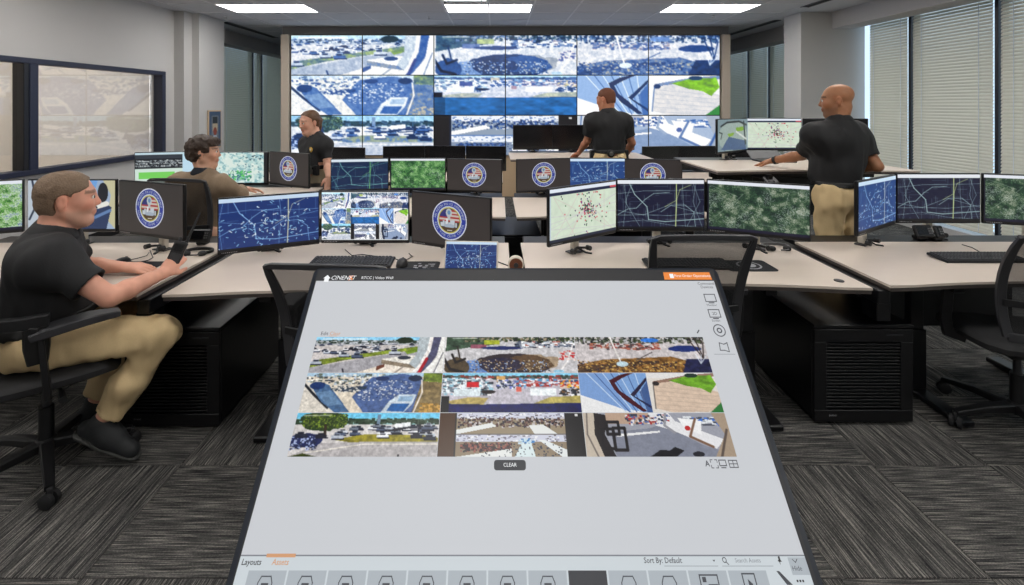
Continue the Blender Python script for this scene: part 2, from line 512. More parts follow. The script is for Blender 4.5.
# window walls with mullions, panes and venetian blinds
cord_n = [0]
def window_wall(name, x, ys, side, z0=0.12, z1=2.9, label=''):
    w = struct(thing(name, '', '')); del w['label']; del w['category']
    for y in ys:
        MB().box(x - 0.03, x + 0.09, y - 0.02, y + 0.02, z0, z1, b=0.004).build('mullion', 'mullion', w) if side > 0 else \
            MB().box(x - 0.09, x + 0.03, y - 0.02, y + 0.02, z0, z1, b=0.004).build('mullion', 'mullion', w)
    for a, b_ in zip(ys[:-1], ys[1:]):
        a, b_ = min(a, b_), max(a, b_)
        MB().box(x + side * 0.06, x + side * 0.066, a + .028, b_ - .028, z0, z1).build('pane', 'glass', w)
    return w
def blind(x, a, b_, side, label, group, z0=0.16, z1=2.86, pitch=0.037, tilt=60):
    t = thing('venetian_blind', label, 'blind', (x, (a + b_) / 2, z0), 0, group)
    hw = (b_ - a) / 2; n = int((z1 - 0.05 - z0) / pitch)
    sl = MB(); ca, sa = math.cos(math.radians(tilt)), math.sin(math.radians(tilt))
    for i in range(n):
        z = 0.03 + i * pitch; r = 0.0225
        # curved slat: room-side edge low, window-side edge high
        pr = []
        for q in (-1, -.5, 0, .5, 1):
            bulge = .0075 * (1 - q * q); pr.append((side * q * r * ca - side * bulge * sa, z + q * r * sa + bulge * ca))
        vs = [(p[0], -hw, p[1]) for p in pr] + [(p[0], hw, p[1]) for p in pr]
        sl.add(vs, [(k, k + 1, k + 6, k + 5) for k in range(4)])
    stuff(sl.build('slats', 'blind', t, fix=False))
    MB().box(-0.025, 0.025, -hw, hw, z1 - z0 - 0.045, z1 - z0, b=0.004).build('head_rail', 'blind', t)
    MB().box(-0.02, 0.02, -hw, hw, 0.0, 0.016, b=0.004).build('bottom_rail', 'blind', t)
    for f in ((-0.72, 0.72) if hw > 0.3 else (0.0,)):
        MB().tube([(-side * 0.026, f * hw, 0.01), (-side * 0.026, f * hw, z1 - z0 - .03)], 0.0035, 6).build('ladder_cord', 'blind_cord', t)
    return t
ys = [7.2, 6.17, 5.10, 4.03, 2.96, 1.89, 0.82, -0.25, -1.32, -2.39]
window_wall('window_2', WR, ys, 1)
wl = ['beside the column', 'between the two dark mullions behind the right hand desk', 'at the right picture edge']
for i in range(len(ys) - 1):
    a, b_ = ys[i + 1] + 0.04, ys[i] - 0.04
    if i == 0: b_ = 6.84
    lab = ('beige venetian blind ' + wl[i]) if i < 3 else 'beige venetian blind over a side window outside the picture'
    blind(WR - 0.012, a, b_, 1, lab, 'venetian blinds on the right window wall')
ys2 = [11.23, 10.16, 9.38, 8.3, 7.4]
window_wall('window_3', WR, ys2, 1)
nm = ['deepest venetian blind in the recess right of the video wall', 'narrow grey venetian blind in the recess right of the video wall',
      'grey venetian blind beside the white column right of the video wall', 'grey venetian blind hidden behind the white column']
for i in range(4):
    blind(WR - 0.012, ys2[i + 1] + .04, ys2[i] - .04, 1, nm[i], 'venetian blinds in the right recess')
ys3 = [11.9, 10.85, 10.45, 9.2, 8.0]
window_wall('window_4', -WR, ys3, -1)
nm = ['grey venetian blind touching the left edge of the video wall', 'narrow strip of grey blind between two dark mullions left of the video wall',
      'wide dark grey venetian blind beside the left column poster', 'dark grey venetian blind hidden behind the left column']
for i in range(4):  # ruddy ears; shade of the ear hollow painted into the skin colour
    blind(-WR + 0.012, ys3[i + 1] + .04, ys3[i] - .04, -1, nm[i], 'venetian blinds in the left recess')

# ceiling: base slab, lay-in tiles, grid, border, lights
gx0, gy0 = -0.725, 6.40
GX = [gx0 + 0.61 * k for k in range(-6, 9)]
GY = [gy0 + 0.61 * k for k in range(-15, 10)]
ceiling = sbox('ceiling', (-5.7, 5.7, -3, 12.2, CEIL + 0.06, CEIL + 0.2), 'grid')
brd = MB()
brd.box(-5.6, GX[0], -3, 12, CEIL, CEIL + 0.05).box(GX[-1], 4.9, -3, 12, CEIL, CEIL + 0.05)
brd.box(GX[0], GX[-1], GY[-1], 12, CEIL, CEIL + 0.05)
brd.build('ceiling_border', 'ceiling_tile', ceiling)
light_cells = {}
for r in (6.40, 3.96, 1.52, -0.92):
    for k in (-5, 0, 5):
        light_cells[(k, round((r - gy0) / 0.61))] = True
ctile = MB().box(-0.2985, 0.2985, -0.2985, 0.2985, 0.0, 0.015, b=0.004).mesh('ceiling_tile', 'ceiling_tile')
far = MB()
for j in range(-15, 9):
    for k in range(-6, 8):
        if (k, j) in light_cells or (k - 1, j) in light_cells: continue
        cx, cy = gx0 + 0.61 * (k + 0.5), gy0 + 0.61 * (j + 0.5)
        if (k, j) in ((0, -1),): continue     # air diffuser
        if 5.1 < cy < 9.2:
            link('ceiling_tile', ctile, ceiling, (cx, cy, CEIL + 0.004))
        else:
            far.box(cx - .2985, cx + .2985, cy - .2985, cy + .2985, CEIL + .004, CEIL + .019)
stuff(far.build('ceiling_tile_field', 'ceiling_tile', ceiling))
gr = MB()
for x in GX: gr.box(x - 0.012, x + 0.012, GY[0], GY[-1], CEIL, CEIL + 0.012)
for y in GY: gr.box(GX[0], GX[-1], y - 0.012, y + 0.012, CEIL - 0.0005, CEIL + 0.0115)
gr.build('ceiling_grid', 'grid', ceiling)
lname = {-5: 'left', 0: 'middle', 5: 'right'}
for (k, j) in light_cells:
    cx, cy = gx0 + 0.61 * (k + 1), gy0 + 0.61 * (j + 0.5)
    vis = j == 0
    if vis:
        lab = {'left': 'recessed ceiling light panel above the left column', 'middle': 'recessed ceiling light panel beside the air vent, above the video wall centre',
               'right': 'recessed ceiling light panel above the right part of the video wall'}[lname[k]]
    else:
        lab = 'recessed ceiling light panel above the desks, out of the picture'
    t = thing('ceiling_light', lab, 'ceiling light', (cx, cy, CEIL - 0.004), 0, 'recessed ceiling lights')
    f = MB(); w, d = 0.598, 0.292
    f.box(-w, w, -d, -d + .016, 0, .05); f.box(-w, w, d - .016, d, 0, .05); f.box(-w, -w + .016, -d + .016, d - .016, 0, .05); f.box(w - .016, w, -d + .016, d - .016, 0, .05)
    f.build('frame', 'grid', t)
    MB().box(-w + .016, w - .016, -d + .016, d - .016, 0.010, 0.02).build('diffuser', 'diffuser', t)
# air diffuser panel
t = thing('air_vent', 'square louvred supply air vent in the ceiling beside the middle light', 'air vent', (gx0 + 0.305, gy0 - 0.305, CEIL), 0)
for q, (a, z) in enumerate(((0.29, 0.0), (0.215, 0.012), (0.14, 0.024), (0.07, 0.032))):
    f = MB()
    for sx in (-1, 1):
        f.box(sx * a - .012, sx * a + .012, -a - .012, a + .012, z - .004, z + .008); f.box(-a + .012, a - .012, sx * a - .012, sx * a + .012, z - .004, z + .008)
    f.build('louvre', 'grid', t)
MB().box(-.29, .29, -.29, .29, .045, .05).build('plenum', 'charcoal', t)
for (x, y0, y1, lab) in ((4.42, 7.6, 9.3, 'long black slot diffuser in the ceiling over the right recess'), (4.2, 4.9, 6.6, 'black slot diffuser in the ceiling over the right hand windows'),
                         (-4.4, 7.8, 9.6, 'long black slot diffuser in the ceiling over the left recess')):
    t = thing('slot_diffuser', lab, 'air vent', (x, (y0 + y1) / 2, CEIL - 0.006), 0, 'ceiling slot diffusers')
    h = (y1 - y0) / 2
    MB().box(-.05, .05, -h, h, 0.002, .006).build('slot', 'duct_black', t)
    for s_ in (-1, 1): MB().box(s_ * .05 - .006, s_ * .05 + .006, -h, h, -0.004, .006).build('flange', 'mid_grey', t)
def sprinkler(x, y, lab):
    t = thing('sprinkler_head', lab, 'sprinkler', (x, y, CEIL))
    MB().lathe([(0.03, 0), (0.03, -0.006), (0.012, -0.01)], n=14).build('escutcheon', 'grid', t, True)
    MB().lathe([(0.008, -0.01), (0.008, -0.03), (0.018, -0.032), (0.018, -0.036)], n=10).build('deflector', 'silver', t, True)
p = W(429, 17, 7.35); sprinkler(p.x, 7.35, 'small sprinkler head in the ceiling left of the middle light')
p = W(713, 16, 7.25); sprinkler(p.x, 7.25, 'small sprinkler head in the ceiling beyond the right light')
p = W(222, 18, 7.4); sprinkler(-4.1, 7.3, 'small sprinkler head in the ceiling above the left column')

# partition that carries the video wall
pt = MB()
pt.box(-3.655, 3.946, 8.27, 8.45, 0.70, 2.76)
struct(pt.build('wall_partition', 'wall_dark'))
struct(MB().box(-3.655, 3.946, 8.23, 8.45, 2.76, CEIL).build('wall_partition_header', 'wall_dark'))
struct(MB().box(-3.655, 3.946, 8.24, 8.45, 0, 0.695).build('wall_partition_base', 'wood_tan'))
struct(MB().box(-3.655, -3.52, 8.16, 8.268, 0.70, 2.755, b=0.004).build('trim_1', 'trim_tan'))
struct(MB().box(3.81, 3.946, 8.16, 8.268, 0.70, 2.755, b=0.004).build('trim_2', 'trim_tan'))
# ------------------------------------------------------------------ painting the pictures that the screens show
RNG = np.random.default_rng(7)
def C(r, g, b): return np.array([r, g, b], float) / 255
def vnoise(h, w, sy, sx, rng=RNG, oct=3):
    out = np.zeros((h, w)); amp = 1.0; tot = 0
    for o in range(oct):
        gy, gx = max(2, int(sy * 2 ** o) + 1), max(2, int(sx * 2 ** o) + 1)
        g = rng.random((gy + 1, gx + 1))
        y = np.linspace(0, gy - 0.001, h); x = np.linspace(0, gx - 0.001, w)
        yi, xi = y.astype(int), x.astype(int); fy, fx = (y - yi)[:, None], (x - xi)[None]
        fy = fy * fy * (3 - 2 * fy); fx = fx * fx * (3 - 2 * fx)
        a = g[yi][:, xi]; b = g[yi][:, xi + 1]; c = g[yi + 1][:, xi]; d = g[yi + 1][:, xi + 1]
        out += amp * ((a * (1 - fx) + b * fx) * (1 - fy) + (c * (1 - fx) + d * fx) * fy); tot += amp; amp *= 0.55
    return out / tot
class Pic:
    def __init__(s, w, h, col, ar=None):
        s.w, s.h = w, h
        s.a = np.tile(np.asarray(col, float), (h, w, 1))
        s.X, s.Y = np.meshgrid((np.arange(w) + .5) / w, (np.arange(h) + .5) / h)
        s.ar = ar or w / h
    def put(s, m, col, al=1.0):
        m = np.clip(m, 0, 1)[..., None] * al
        s.a = s.a * (1 - m) + np.asarray(col, float) * m
    def poly(s, pts, col, al=1.0, tex=0.0, seed=0):
        m = np.zeros((s.h, s.w), bool); n = len(pts)
        for i in range(n):
            (x0, y0), (x1, y1) = pts[i], pts[(i + 1) % n]
            if y0 == y1: continue
            c = ((s.Y >= min(y0, y1)) & (s.Y < max(y0, y1))) & (s.X < x0 + (s.Y - y0) * (x1 - x0) / (y1 - y0))
            m ^= c
        m = m.astype(float)
        if tex:
            nz = (vnoise(s.h, s.w, 14, 14 * s.ar * .6) - .5) * 2 * tex
            col = np.asarray(col, float)[None, None] * (1 + nz[..., None])
        s.put(m, col, al); return m
    def ell(s, cx, cy, rx, ry, col, al=1.0, rough=0.0):
        d = ((s.X - cx) / rx) ** 2 + ((s.Y - cy) / ry) ** 2
        if rough: d = d + (vnoise(s.h, s.w, 10, 10 * s.ar * .5) - .5) * rough
        m = (d < 1).astype(float); s.put(m, col, al); return m
    def line(s, pts, wd, col, al=1.0):
        for (x0, y0), (x1, y1) in zip(pts[:-1], pts[1:]):
            ax, ay = s.X * s.ar, s.Y
            px, py, qx, qy = x0 * s.ar, y0, x1 * s.ar, y1
            dx, dy = qx - px, qy - py; L = dx * dx + dy * dy + 1e-9
            t = np.clip(((ax - px) * dx + (ay - py) * dy) / L, 0, 1)
            d = np.hypot(ax - px - t * dx, ay - py - t * dy)
            s.put(np.clip((wd - d) * s.h + .5, 0, 1), col, al)
    def rect(s, x0, y0, x1, y1, col, al=1.0):
        s.put(((s.X >= x0) & (s.X < x1) & (s.Y >= y0) & (s.Y < y1)).astype(float), col, al)
    def speck(s, x0, x1, y0, y1, n, wd, ht, cols, rng, clip=None):
        n = int(n * 2.2); wd *= .6; ht *= .6
        for i in range(n):
            x, y = rng.uniform(x0, x1), rng.uniform(y0, y1)
            c = cols[rng.integers(len(cols))]
            w_, h_ = wd * rng.uniform(.5, 1.4), ht * rng.uniform(.5, 1.4)
            i0, i1 = int((x - w_) * s.w), int((x + w_) * s.w) + 1; j0, j1 = int((y - h_) * s.h), int((y + h_) * s.h) + 1
            s.a[max(j0, 0):max(j1, 0), max(i0, 0):max(i1, 0)] = c
    def car(s, x, y, l, col, rng, dark=C(40, 44, 60)):
        hh = l * s.ar * 0.28
        s.rect(x - l * .45, y + hh * .55, x + l * .62, y + hh * 1.05, C(38, 40, 58))
        s.rect(x - l * .5, y - hh * .1, x + l * .5, y + hh * .7, col)
        s.rect(x - l * .3, y - hh * .65, x + l * .25, y - hh * .0, np.asarray(col) * .92)
        s.rect(x - l * .24, y - hh * .5, x + l * .2, y - hh * .08, dark)
    def grain(s, amt, sy=40, sx=None):
        nz = (vnoise(s.h, s.w, sy, sx or sy * s.ar, oct=2) - .5) * 2 * amt
        s.a = s.a * (1 + nz[..., None])
    def soften(s, k=.5):
        rr = np.random.default_rng(s.w + int(s.a.sum()))
        d = (rr.random((s.h, s.w)) - .5) * .10 + (vnoise(s.h, s.w, 16, 16 * s.ar, rr, 3) - .5) * .34
        s.a = np.clip((s.a * (1 + d[..., None]) - .5) * 1.14 + .485, 0, 1)
        a = np.pad(s.a, ((1, 1), (1, 1), (0, 0)), 'edge')
        b = (a[:-2, 1:-1] + a[2:, 1:-1] + a[1:-1, :-2] + a[1:-1, 2:]) / 4; s.a = s.a * (1 - k) + b * k
    def img(s): return np.clip(s.a, 0, 1)
CARC = [C(230, 232, 235), C(205, 208, 214), C(120, 128, 140), C(52, 58, 74), C(44, 46, 56), C(180, 186, 196), C(90, 100, 120), C(240, 240, 240)]
FW, FH = 256, 72
def feed_street(seed=1, sun=True):
    r = np.random.default_rng(seed); p = Pic(FW, FH, C(150, 205, 235))
    p.rect(0, .10, 1, .34, C(176, 178, 182))
    p.speck(0, .8, .10, .18, 110, .012, .02, [C(50, 66, 56), C(70, 84, 70), C(110, 118, 120), C(190, 195, 200)], r)
    p.ell(.69, .10, .06, .09, C(46, 62, 40), rough=.6)
    p.rect(0, .24, 1, 1, C(198, 192, 190))
    for i in range(60):
        y = r.uniform(.17, .45); p.car(r.uniform(-.02, .8), y, .03 + .07 * (y - .12), CARC[r.integers(8)], r)
    p.poly([(0, .74), (.06, .64), (.80, .27), (.80, .36), (.25, .66), (.0, .86)], C(132, 146, 62), tex=.35)
    p.poly([(0, .86), (.80, .36), (.80, .55), (.35, 1), (0, 1)], C(168, 166, 170), tex=.08)
    p.poly([(.35, 1), (.60, .72), (.80, .55), (.85, 1)], C(226, 216, 204))
    p.poly([(.53, .62), (.75, .52), (.92, .58), (.86, .78), (.80, .80), (.66, .72), (.53, .74)], C(222, 218, 210))
    p.poly([(.53, .64), (.66, .72), (.8, .80), (.82, .9), (.66, .82), (.53, .75)], C(140, 128, 112))
    p.poly([(.70, .42), (.80, .30), (.80, .42), (.72, .50)], C(120, 146, 52), tex=.2)
    p.ell(.70, .59, .05, .05, C(60, 66, 78))
    p.poly([(.5, .82), (.56, .76), (.56, .84), (.5, .94)], C(110, 70, 56)); p.line([(.64, 1), (.70, .84)], .02, C(150, 140, 130))
    p.poly([(.80, 0), (.90, 0), (.87, .5), (.80, .9), (.74, .75), (.79, .5)], C(178, 186, 190))
    p.poly([(.90, 0), (.98, 0), (.965, .4), (.86, 1), (.80, 1), (.875, .6)], C(92, 92, 116), tex=.15)
    p.line([(.895, 0), (.88, .4), (.82, .85), (.78, 1)], .05, C(236, 230, 226)); p.line([(.87, .62), (.82, 1)], .04, C(176, 36, 52))
    p.poly([(.97, 0), (1, 0), (1, 1), (.84, 1), (.94, .6)], C(228, 226, 222)); p.line([(.99, .45), (.93, 1)], .015, C(120, 120, 126))
    for (x, y) in ((.04, .70), (.24, .50), (.34, .52), (.62, .42)): p.car(x, y, .085, CARC[r.integers(3, 7)], r)
    p.rect(.05, .04, .40, .085, C(240, 240, 240), .6); p.line([(.25, .9), (.26, .98)], .02, C(50, 50, 60)); p.grain(.08); p.soften(); return p.img()
def feed_lot_tree(seed=2):
    r = np.random.default_rng(seed); p = Pic(FW, FH, C(196, 194, 196))
    p.poly([(0, 0), (.42, 0), (.40, .22), (.2, .3), (0, .42)], C(74, 92, 76), tex=.5)
    p.speck(.15, 1, .0, .14, 130, .012, .025, [C(60, 76, 50), C(80, 96, 62), C(130, 120, 100), C(170, 160, 140), C(44, 52, 50)], r)
    p.rect(.30, .10, .42, .22, C(172, 180, 66)); p.rect(.2, .22, .32, .34, C(150, 96, 110)); p.ell(.44, .32, .16, .05, C(50, 62, 110))
    p.speck(.55, 1, .14, .3, 60, .018, .03, CARC + [C(170, 110, 100)], r)
    p.ell(.52, .78, .30, .30, C(66, 58, 62), rough=.3); p.ell(.66, .72, .22, .22, C(140, 110, 70), al=.55, rough=.9)
    p.ell(.44, .8, .16, .2, C(44, 46, 82), al=.7, rough=.9)
    p.poly([(.14, 1), (.18, .66), (.26, .66), (.27, .84), (.34, 1)], C(108, 138, 188), tex=.15)
    p.ell(.1, .84, .09, .26, C(92, 80, 62), rough=.6); p.speck(.2, .8, .65, .98, 120, .006, .012, [C(196, 180, 150), C(120, 96, 70), C(54, 48, 56), C(150, 170, 200)], r)
    p.line([(.06, .5), (.09, .72), (.16, .62)], .03, C(40, 34, 32)); p.line([(.0, .6), (.05, .9), (.15, .98)], .035, C(36, 32, 34)); p.line([(.1, .3), (.12, .6)], .02, C(60, 52, 46))
    p.poly([(0, .98), (0, 0), (.012, 0), (.005, .98)], C(220, 216, 214)); p.line([(.98, .25), (.93, .7), (.87, .95)], .02, C(232, 228, 226))
    p.ell(.86, .96, .04, .05, C(150, 190, 210)); p.speck(.88, .99, .4, .66, 14, .012, .02, [C(190, 60, 60), C(220, 200, 190)], r)
    p.line([(.06, .04), (.25, .04)], .012, C(235, 235, 235), .7); p.grain(.08); p.soften(); return p.img()
def feed_lot_pole(seed=3):
    r = np.random.default_rng(seed); p = Pic(FW, FH, C(196, 190, 190))
    p.speck(0, 1, .0, .18, 200, .012, .03, [C(60, 70, 50), C(92, 100, 78), C(130, 128, 124), C(190, 190, 192), C(46, 48, 54)], r)
    p.ell(.58, .10, .07, .06, C(70, 130, 210)); p.speck(.1, .65, .2, .36, 70, .02, .025, [C(180, 120, 100), C(150, 84, 80), C(200, 190, 186), C(96, 84, 84)], r)
    p.poly([(0, .78), (.2, .64), (.72, .56), (.86, .7), (.82, 1), (0, 1)], C(138, 104, 62), tex=.5)
    p.poly([(0, .82), (.3, .74), (.62, .66), (.62, .74), (.2, .92), (0, 1)], C(66, 54, 52), al=.6)
    p.speck(.0, .82, .66, .98, 150, .007, .014, [C(200, 170, 110), C(84, 62, 48), C(160, 130, 80), C(60, 56, 70)], r)
    p.poly([(.83, .62), (1, .62), (1, 1), (.78, 1)], C(50, 52, 84), tex=.3); p.ell(.84, .34, .12, .09, C(50, 66, 122), rough=.8)
    p.line([(.275, .0), (.30, .34), (.33, .70)], .022, C(224, 220, 216)); p.ell(.34, .76, .045, .07, C(190, 210, 218)); p.line([(.45, .66), (.58, .44)], .012, C(90, 84, 84))
    for x in (.9, .94, .985): p.line([(.96, .62), (x, .2), (x - .02, 0)], .016, C(66, 54, 50)); p.line([(.93, .75), (x + .01, .5)], .012, C(200, 206, 214))
    p.grain(.08); p.soften(); return p.img()
def feed_fisheye_truck(seed=4):
    r = np.random.default_rng(seed); p = Pic(FW, FH, C(214, 204, 188))
    p.rect(0, 0, 1, .10, C(170, 196, 214)); p.speck(0, .6, .04, .3, 70, .016, .02, [C(180, 190, 200), C(110, 120, 110), C(224, 222, 214), C(80, 84, 90)], r)
    p.poly([(.40, .42), (.48, .12), (.7, .02), (.84, .10), (.86, .2), (.84, 1), (.46, 1), (.36, .62)], C(88, 108, 150), tex=.15)
    p.speck(.4, .8, .2, .7, 90, .008, .014, [C(206, 208, 212), C(64, 84, 130), C(160, 170, 190)], r)
    p.ell(.56, .15, .05, .06, C(50, 66, 104)); p.ell(.8, .14, .05, .08, C(44, 56, 80))
    p.poly([(.86, 0), (1, 0), (1, .25), (.86, .22)], C(122, 140, 60), tex=.4); p.poly([(.85, .22), (1, .25), (1, 1), (.80, 1)], C(132, 116, 84), tex=.3)
    p.speck(.86, 1, .78, 1, 30, .015, .03, [C(200, 160, 90), C(150, 120, 60)], r)
    p.line([(.85, .2), (.86, .5), (.81, 1)], .02, C(226, 216, 206))
    p.poly([(.0, .2), (.05, .3), (.16, .78), (.32, 1), (0, 1)], C(212, 206, 196), tex=.06); p.line([(.0, .3), (.08, .55), (.20, .88)], .03, C(40, 44, 52))
    p.poly([(.04, .30), (.12, .24), (.18, .32), (.36, .98), (.26, 1), (.14, .72)], C(84, 112, 146)); p.ell(.095, .33, .055, .10, C(36, 66, 112)); p.poly([(.09, .5), (.2, .46), (.3, .8), (.2, .84)], C(112, 140, 170))
    p.poly([(.25, .45), (.34, .36), (.46, .34), (.45, .42), (.3, .5)], C(60, 74, 92)); p.speck(.2, .4, .3, .5, 20, .012, .018, [C(200, 196, 190), C(70, 80, 90)], r)
    p.poly([(.58, 1), (.63, .72), (.70, .56), (.82, .56), (.80, .78), (.74, 1)], C(196, 206, 214)); p.poly([(.62, .96), (.65, .78), (.78, .78), (.74, .98)], C(48, 104, 162)); p.poly([(.70, .60), (.80, .60), (.79, .72), (.69, .72)], C(150, 176, 200))
    p.grain(.06); p.soften(); return p.img()
def feed_trucks(seed=5):
    r = np.random.default_rng(seed); p = Pic(FW, FH, C(190, 186, 194))
    p.rect(0, 0, 1, .09, C(140, 200, 226)); p.speck(0, 1, .08, .16, 90, .02, .025, [C(60, 74, 66), C(96, 104, 100), C(150, 70, 60)], r)
    p.speck(0, .36, .14, .56, 130, .018, .028, [C(220, 228, 234), C(150, 190, 205), C(70, 76, 84), C(240, 240, 240), C(120, 130, 140)], r)
    p.rect(.18, .24, .27, .38, C(196, 44, 54)); p.rect(.40, .08, .46, .24, C(206, 166, 110)); p.speck(.4, .6, .18, .4, 60, .012, .02, [C(70, 80, 96), C(220, 220, 224), C(120, 130, 190)], r)
    p.rect(.62, .25, .80, .36, C(170, 64, 58)); p.speck(.55, .88, .14, .34, 70, .016, .022, [C(226, 226, 230), C(180, 110, 110), C(100, 160, 200), C(150, 60, 60)], r)
    p.rect(.86, .20, 1, .36, C(206, 80, 40)); p.speck(.86, 1, .2, .4, 30, .01, .02, [C(230, 180, 60), C(220, 200, 190), C(60, 90, 130)], r)
    p.speck(.85, 1, .42, .58, 24, .016, .03, [C(60, 64, 70), C(226, 226, 228), C(120, 90, 60)], r)
    p.rect(.64, .40, .83, .58, C(228, 234, 236)); p.rect(.09, .42, .28, .60, C(214, 224, 228)); p.rect(.54, .36, .58, .48, C(206, 110, 96)); p.ell(.34, .49, .05, .05, C(50, 40, 40))
    p.poly([(.05, .72), (.2, .62), (.34, .64), (.3, .82), (.02, .82)], C(176, 160, 104), tex=.2); p.poly([(.66, .78), (.78, .62), (1, .58), (1, .78)], C(176, 164, 100), tex=.2)
    p.poly([(0, .78), (.3, .80), (1, .76), (1, 1), (0, 1)], C(24, 34, 96), tex=.2); p.rect(0, .6, .06, 1, C(20, 20, 26)); p.grain(.06); p.soften(); return p.img()
def feed_awning(seed=6):
    p = Pic(FW // 2, FH, C(128, 164, 212), ar=16 / 9 * 1.0)
    p.poly([(0, .56), (.5, .86), (.9, 1), (0, 1)], C(232, 232, 232)); p.poly([(0, 0), (.4, .0), (.7, 1), (.5, .86), (0, .56)], C(126, 160, 210))
    for i in range(7): p.line([(.12 + i * .12, 0), (.62 + i * .05, .98)], .012, C(70, 96, 150) if i % 2 else C(196, 214, 236))
    p.poly([(.44, .20), (.60, .06), (.74, 0), (.82, 0), (.64, .14), (.52, .26), (.58, .46), (.7, .62), (.92, .96), (.86, .98), (.62, .68), (.5, .44)], C(74, 18, 34))
    p.poly([(.72, .56), (1, .1), (1, .18), (.78, .6), (1, .84), (1, .92)], C(40, 30, 60)); p.poly([(.86, .5), (1, .2), (1, 1), (.92, 1)], C(30, 50, 100), al=.6); p.grain(.05); return p.img()
def feed_plaza(seed=8):
    r = np.random.default_rng(seed); p = Pic(FW // 2, FH, C(222, 216, 208), ar=16 / 9)
    p.rect(0, 0, 1, .14, C(226, 224, 222)); p.poly([(.08, .22), (.6, .06), (1, .0), (1, .1), (.5, .16), (.1, .32)], C(150, 120, 104))
    p.poly([(.08, .28), (.5, .2), (1, .5), (1, .95), (.3, 1), (.06, .9)], C(212, 190, 170), tex=.08)
    for i in range(7): p.line([(.1, .36 + i * .11), (.95, .5 + i * .1)], .006, C(188, 166, 148))
    p.poly([(.32, .20), (.60, .08), (.95, .06), (1, .3), (.88, .52), (.76, .40), (.56, .34)], C(108, 158, 44), tex=.3); p.ell(.66, .07, .1, .06, C(40, 60, 50), rough=.5)
    p.poly([(.80, 1), (1, .74), (1, 1)], C(50, 120, 60)); p.ell(.12, .28, .05, .06, C(50, 44, 44)); p.line([(.08, .3), (.05, .9)], .015, C(110, 104, 100)); p.grain(.05); return p.img()
def feed_parking(seed=9):
    r = np.random.default_rng(seed); p = Pic(FW, FH, C(120, 196, 226))
    p.rect(0, .14, 1, .3, C(150, 190, 190)); p.speck(.0, 1, .15, .26, 130, .02, .03, [C(40, 60, 44), C(56, 76, 56), C(80, 96, 80)], r)
    p.rect(0, .28, 1, 1, C(206, 202, 200)); p.rect(.565, .04, .59, .34, C(120, 140, 160))
    for i in range(36):
        y = r.uniform(.26, .5); p.car(r.uniform(.3, 1), y, .05 + .08 * (y - .2), CARC[r.integers(8)], r)
    p.poly([(.69, .26), (.8, .22), (.80, .32), (.70, .38)], C(226, 228, 230)); p.poly([(.64, .42), (.70, .36), (.8, .32), (.8, .36), (.7, .44)], C(48, 52, 62))
    p.poly([(.28, .62), (.5, .50), (.9, .52), (1, .58), (1, .68), (.4, .68)], C(146, 138, 52), tex=.3)
    p.poly([(0, 1), (.2, .7), (.5, .67), (1, .66), (1, 1)], C(176, 172, 172), tex=.06); p.line([(.1, .92), (.5, .72), (1, .72)], .012, C(222, 216, 206))
    p.ell(.2, .2, .17, .22, C(52, 74, 36), rough=.7); p.speck(.06, .36, .03, .36, 150, .008, .016, [C(96, 110, 50), C(44, 64, 32), C(130, 150, 60), C(70, 84, 40)], r)
    p.line([(.215, .3), (.225, .56)], .035, C(66, 52, 40)); p.ell(.1, .64, .12, .16, C(44, 54, 96), rough=.9); p.speck(0, .18, .55, .85, 50, .008, .012, [C(170, 180, 210), C(44, 52, 80)], r)
    for (x, y, c) in ((.06, .50, 3), (.2, .52, 4), (.31, .54, 5), (.62, .52, 0), (.85, .52, 4), (.94, .56, 3), (.92, .34, 6)): p.car(x, y, .08, CARC[c], r)
    p.poly([(0, 1), (.1, .92), (.2, 1)], C(70, 80, 30)); p.line([(.05, .07), (.24, .06)], .012, C(240, 240, 240), .6); p.line([(.87, 0), (.87, .16)], .006, C(200, 210, 214)); p.rect(.735, .95, .745, 1, C(40, 40, 44)); p.grain(.06); p.soften(); return p.img()
def feed_crowd(seed=10):
    r = np.random.default_rng(seed); p = Pic(FW, FH, C(20, 16, 14))
    p.rect(0, 0, .11, 1, C(74, 46, 14)); p.rect(.12, 0, .87, .5, C(150, 136, 112)); p.rect(.12, .5, .87, 1, C(142, 126, 104))
    for (y0, y1) in ((.0, .14), (.52, .66)): p.rect(.12, y0, .87, y1, C(206, 208, 222)); p.speck(.12, .87, y0, y1, 50, .01, .01, [C(150, 150, 170), C(236, 236, 240), C(110, 104, 110)], r)
    p.speck(.13, .86, .13, .34, 130, .010, .026, [C(54, 38, 36), C(90, 60, 56), C(196, 190, 190), C(40, 40, 60), C(120, 90, 80)], r); p.speck(.16, .5, .70, .88, 120, .010, .026, [C(54, 34, 30), C(96, 56, 50), C(150, 90, 80), C(40, 36, 44)], r)
    p.poly([(.12, .40), (.36, .24), (.40, .32), (.12, .50)], C(228, 230, 228)); p.poly([(.62, .30), (.72, .28), (.82, .5), (.66, .5)], C(226, 228, 226)); p.poly([(.12, 1), (.5, .82), (.5, 1)], C(226, 228, 226))
    p.poly([(.52, 1), (.58, .62), (.63, .66), (.66, 1)], C(214, 228, 230)); p.poly([(.68, .62), (.72, .62), (.87, .84), (.87, 1), (.84, 1)], C(226, 230, 230)); p.speck(.55, .65, .6, .7, 20, .01, .02, [C(60, 130, 190), C(200, 220, 230)], r)
    p.speck(.3, .85, .7, 1, 40, .004, .012, [C(40, 50, 70)], r)
    p.rect(.87, 0, 1, 1, C(16, 14, 16)); p.rect(.947, .03, .965, .08, C(220, 220, 220)); p.line([(.12, .5), (.87, .5)], .008, C(90, 90, 100)); return p.img()
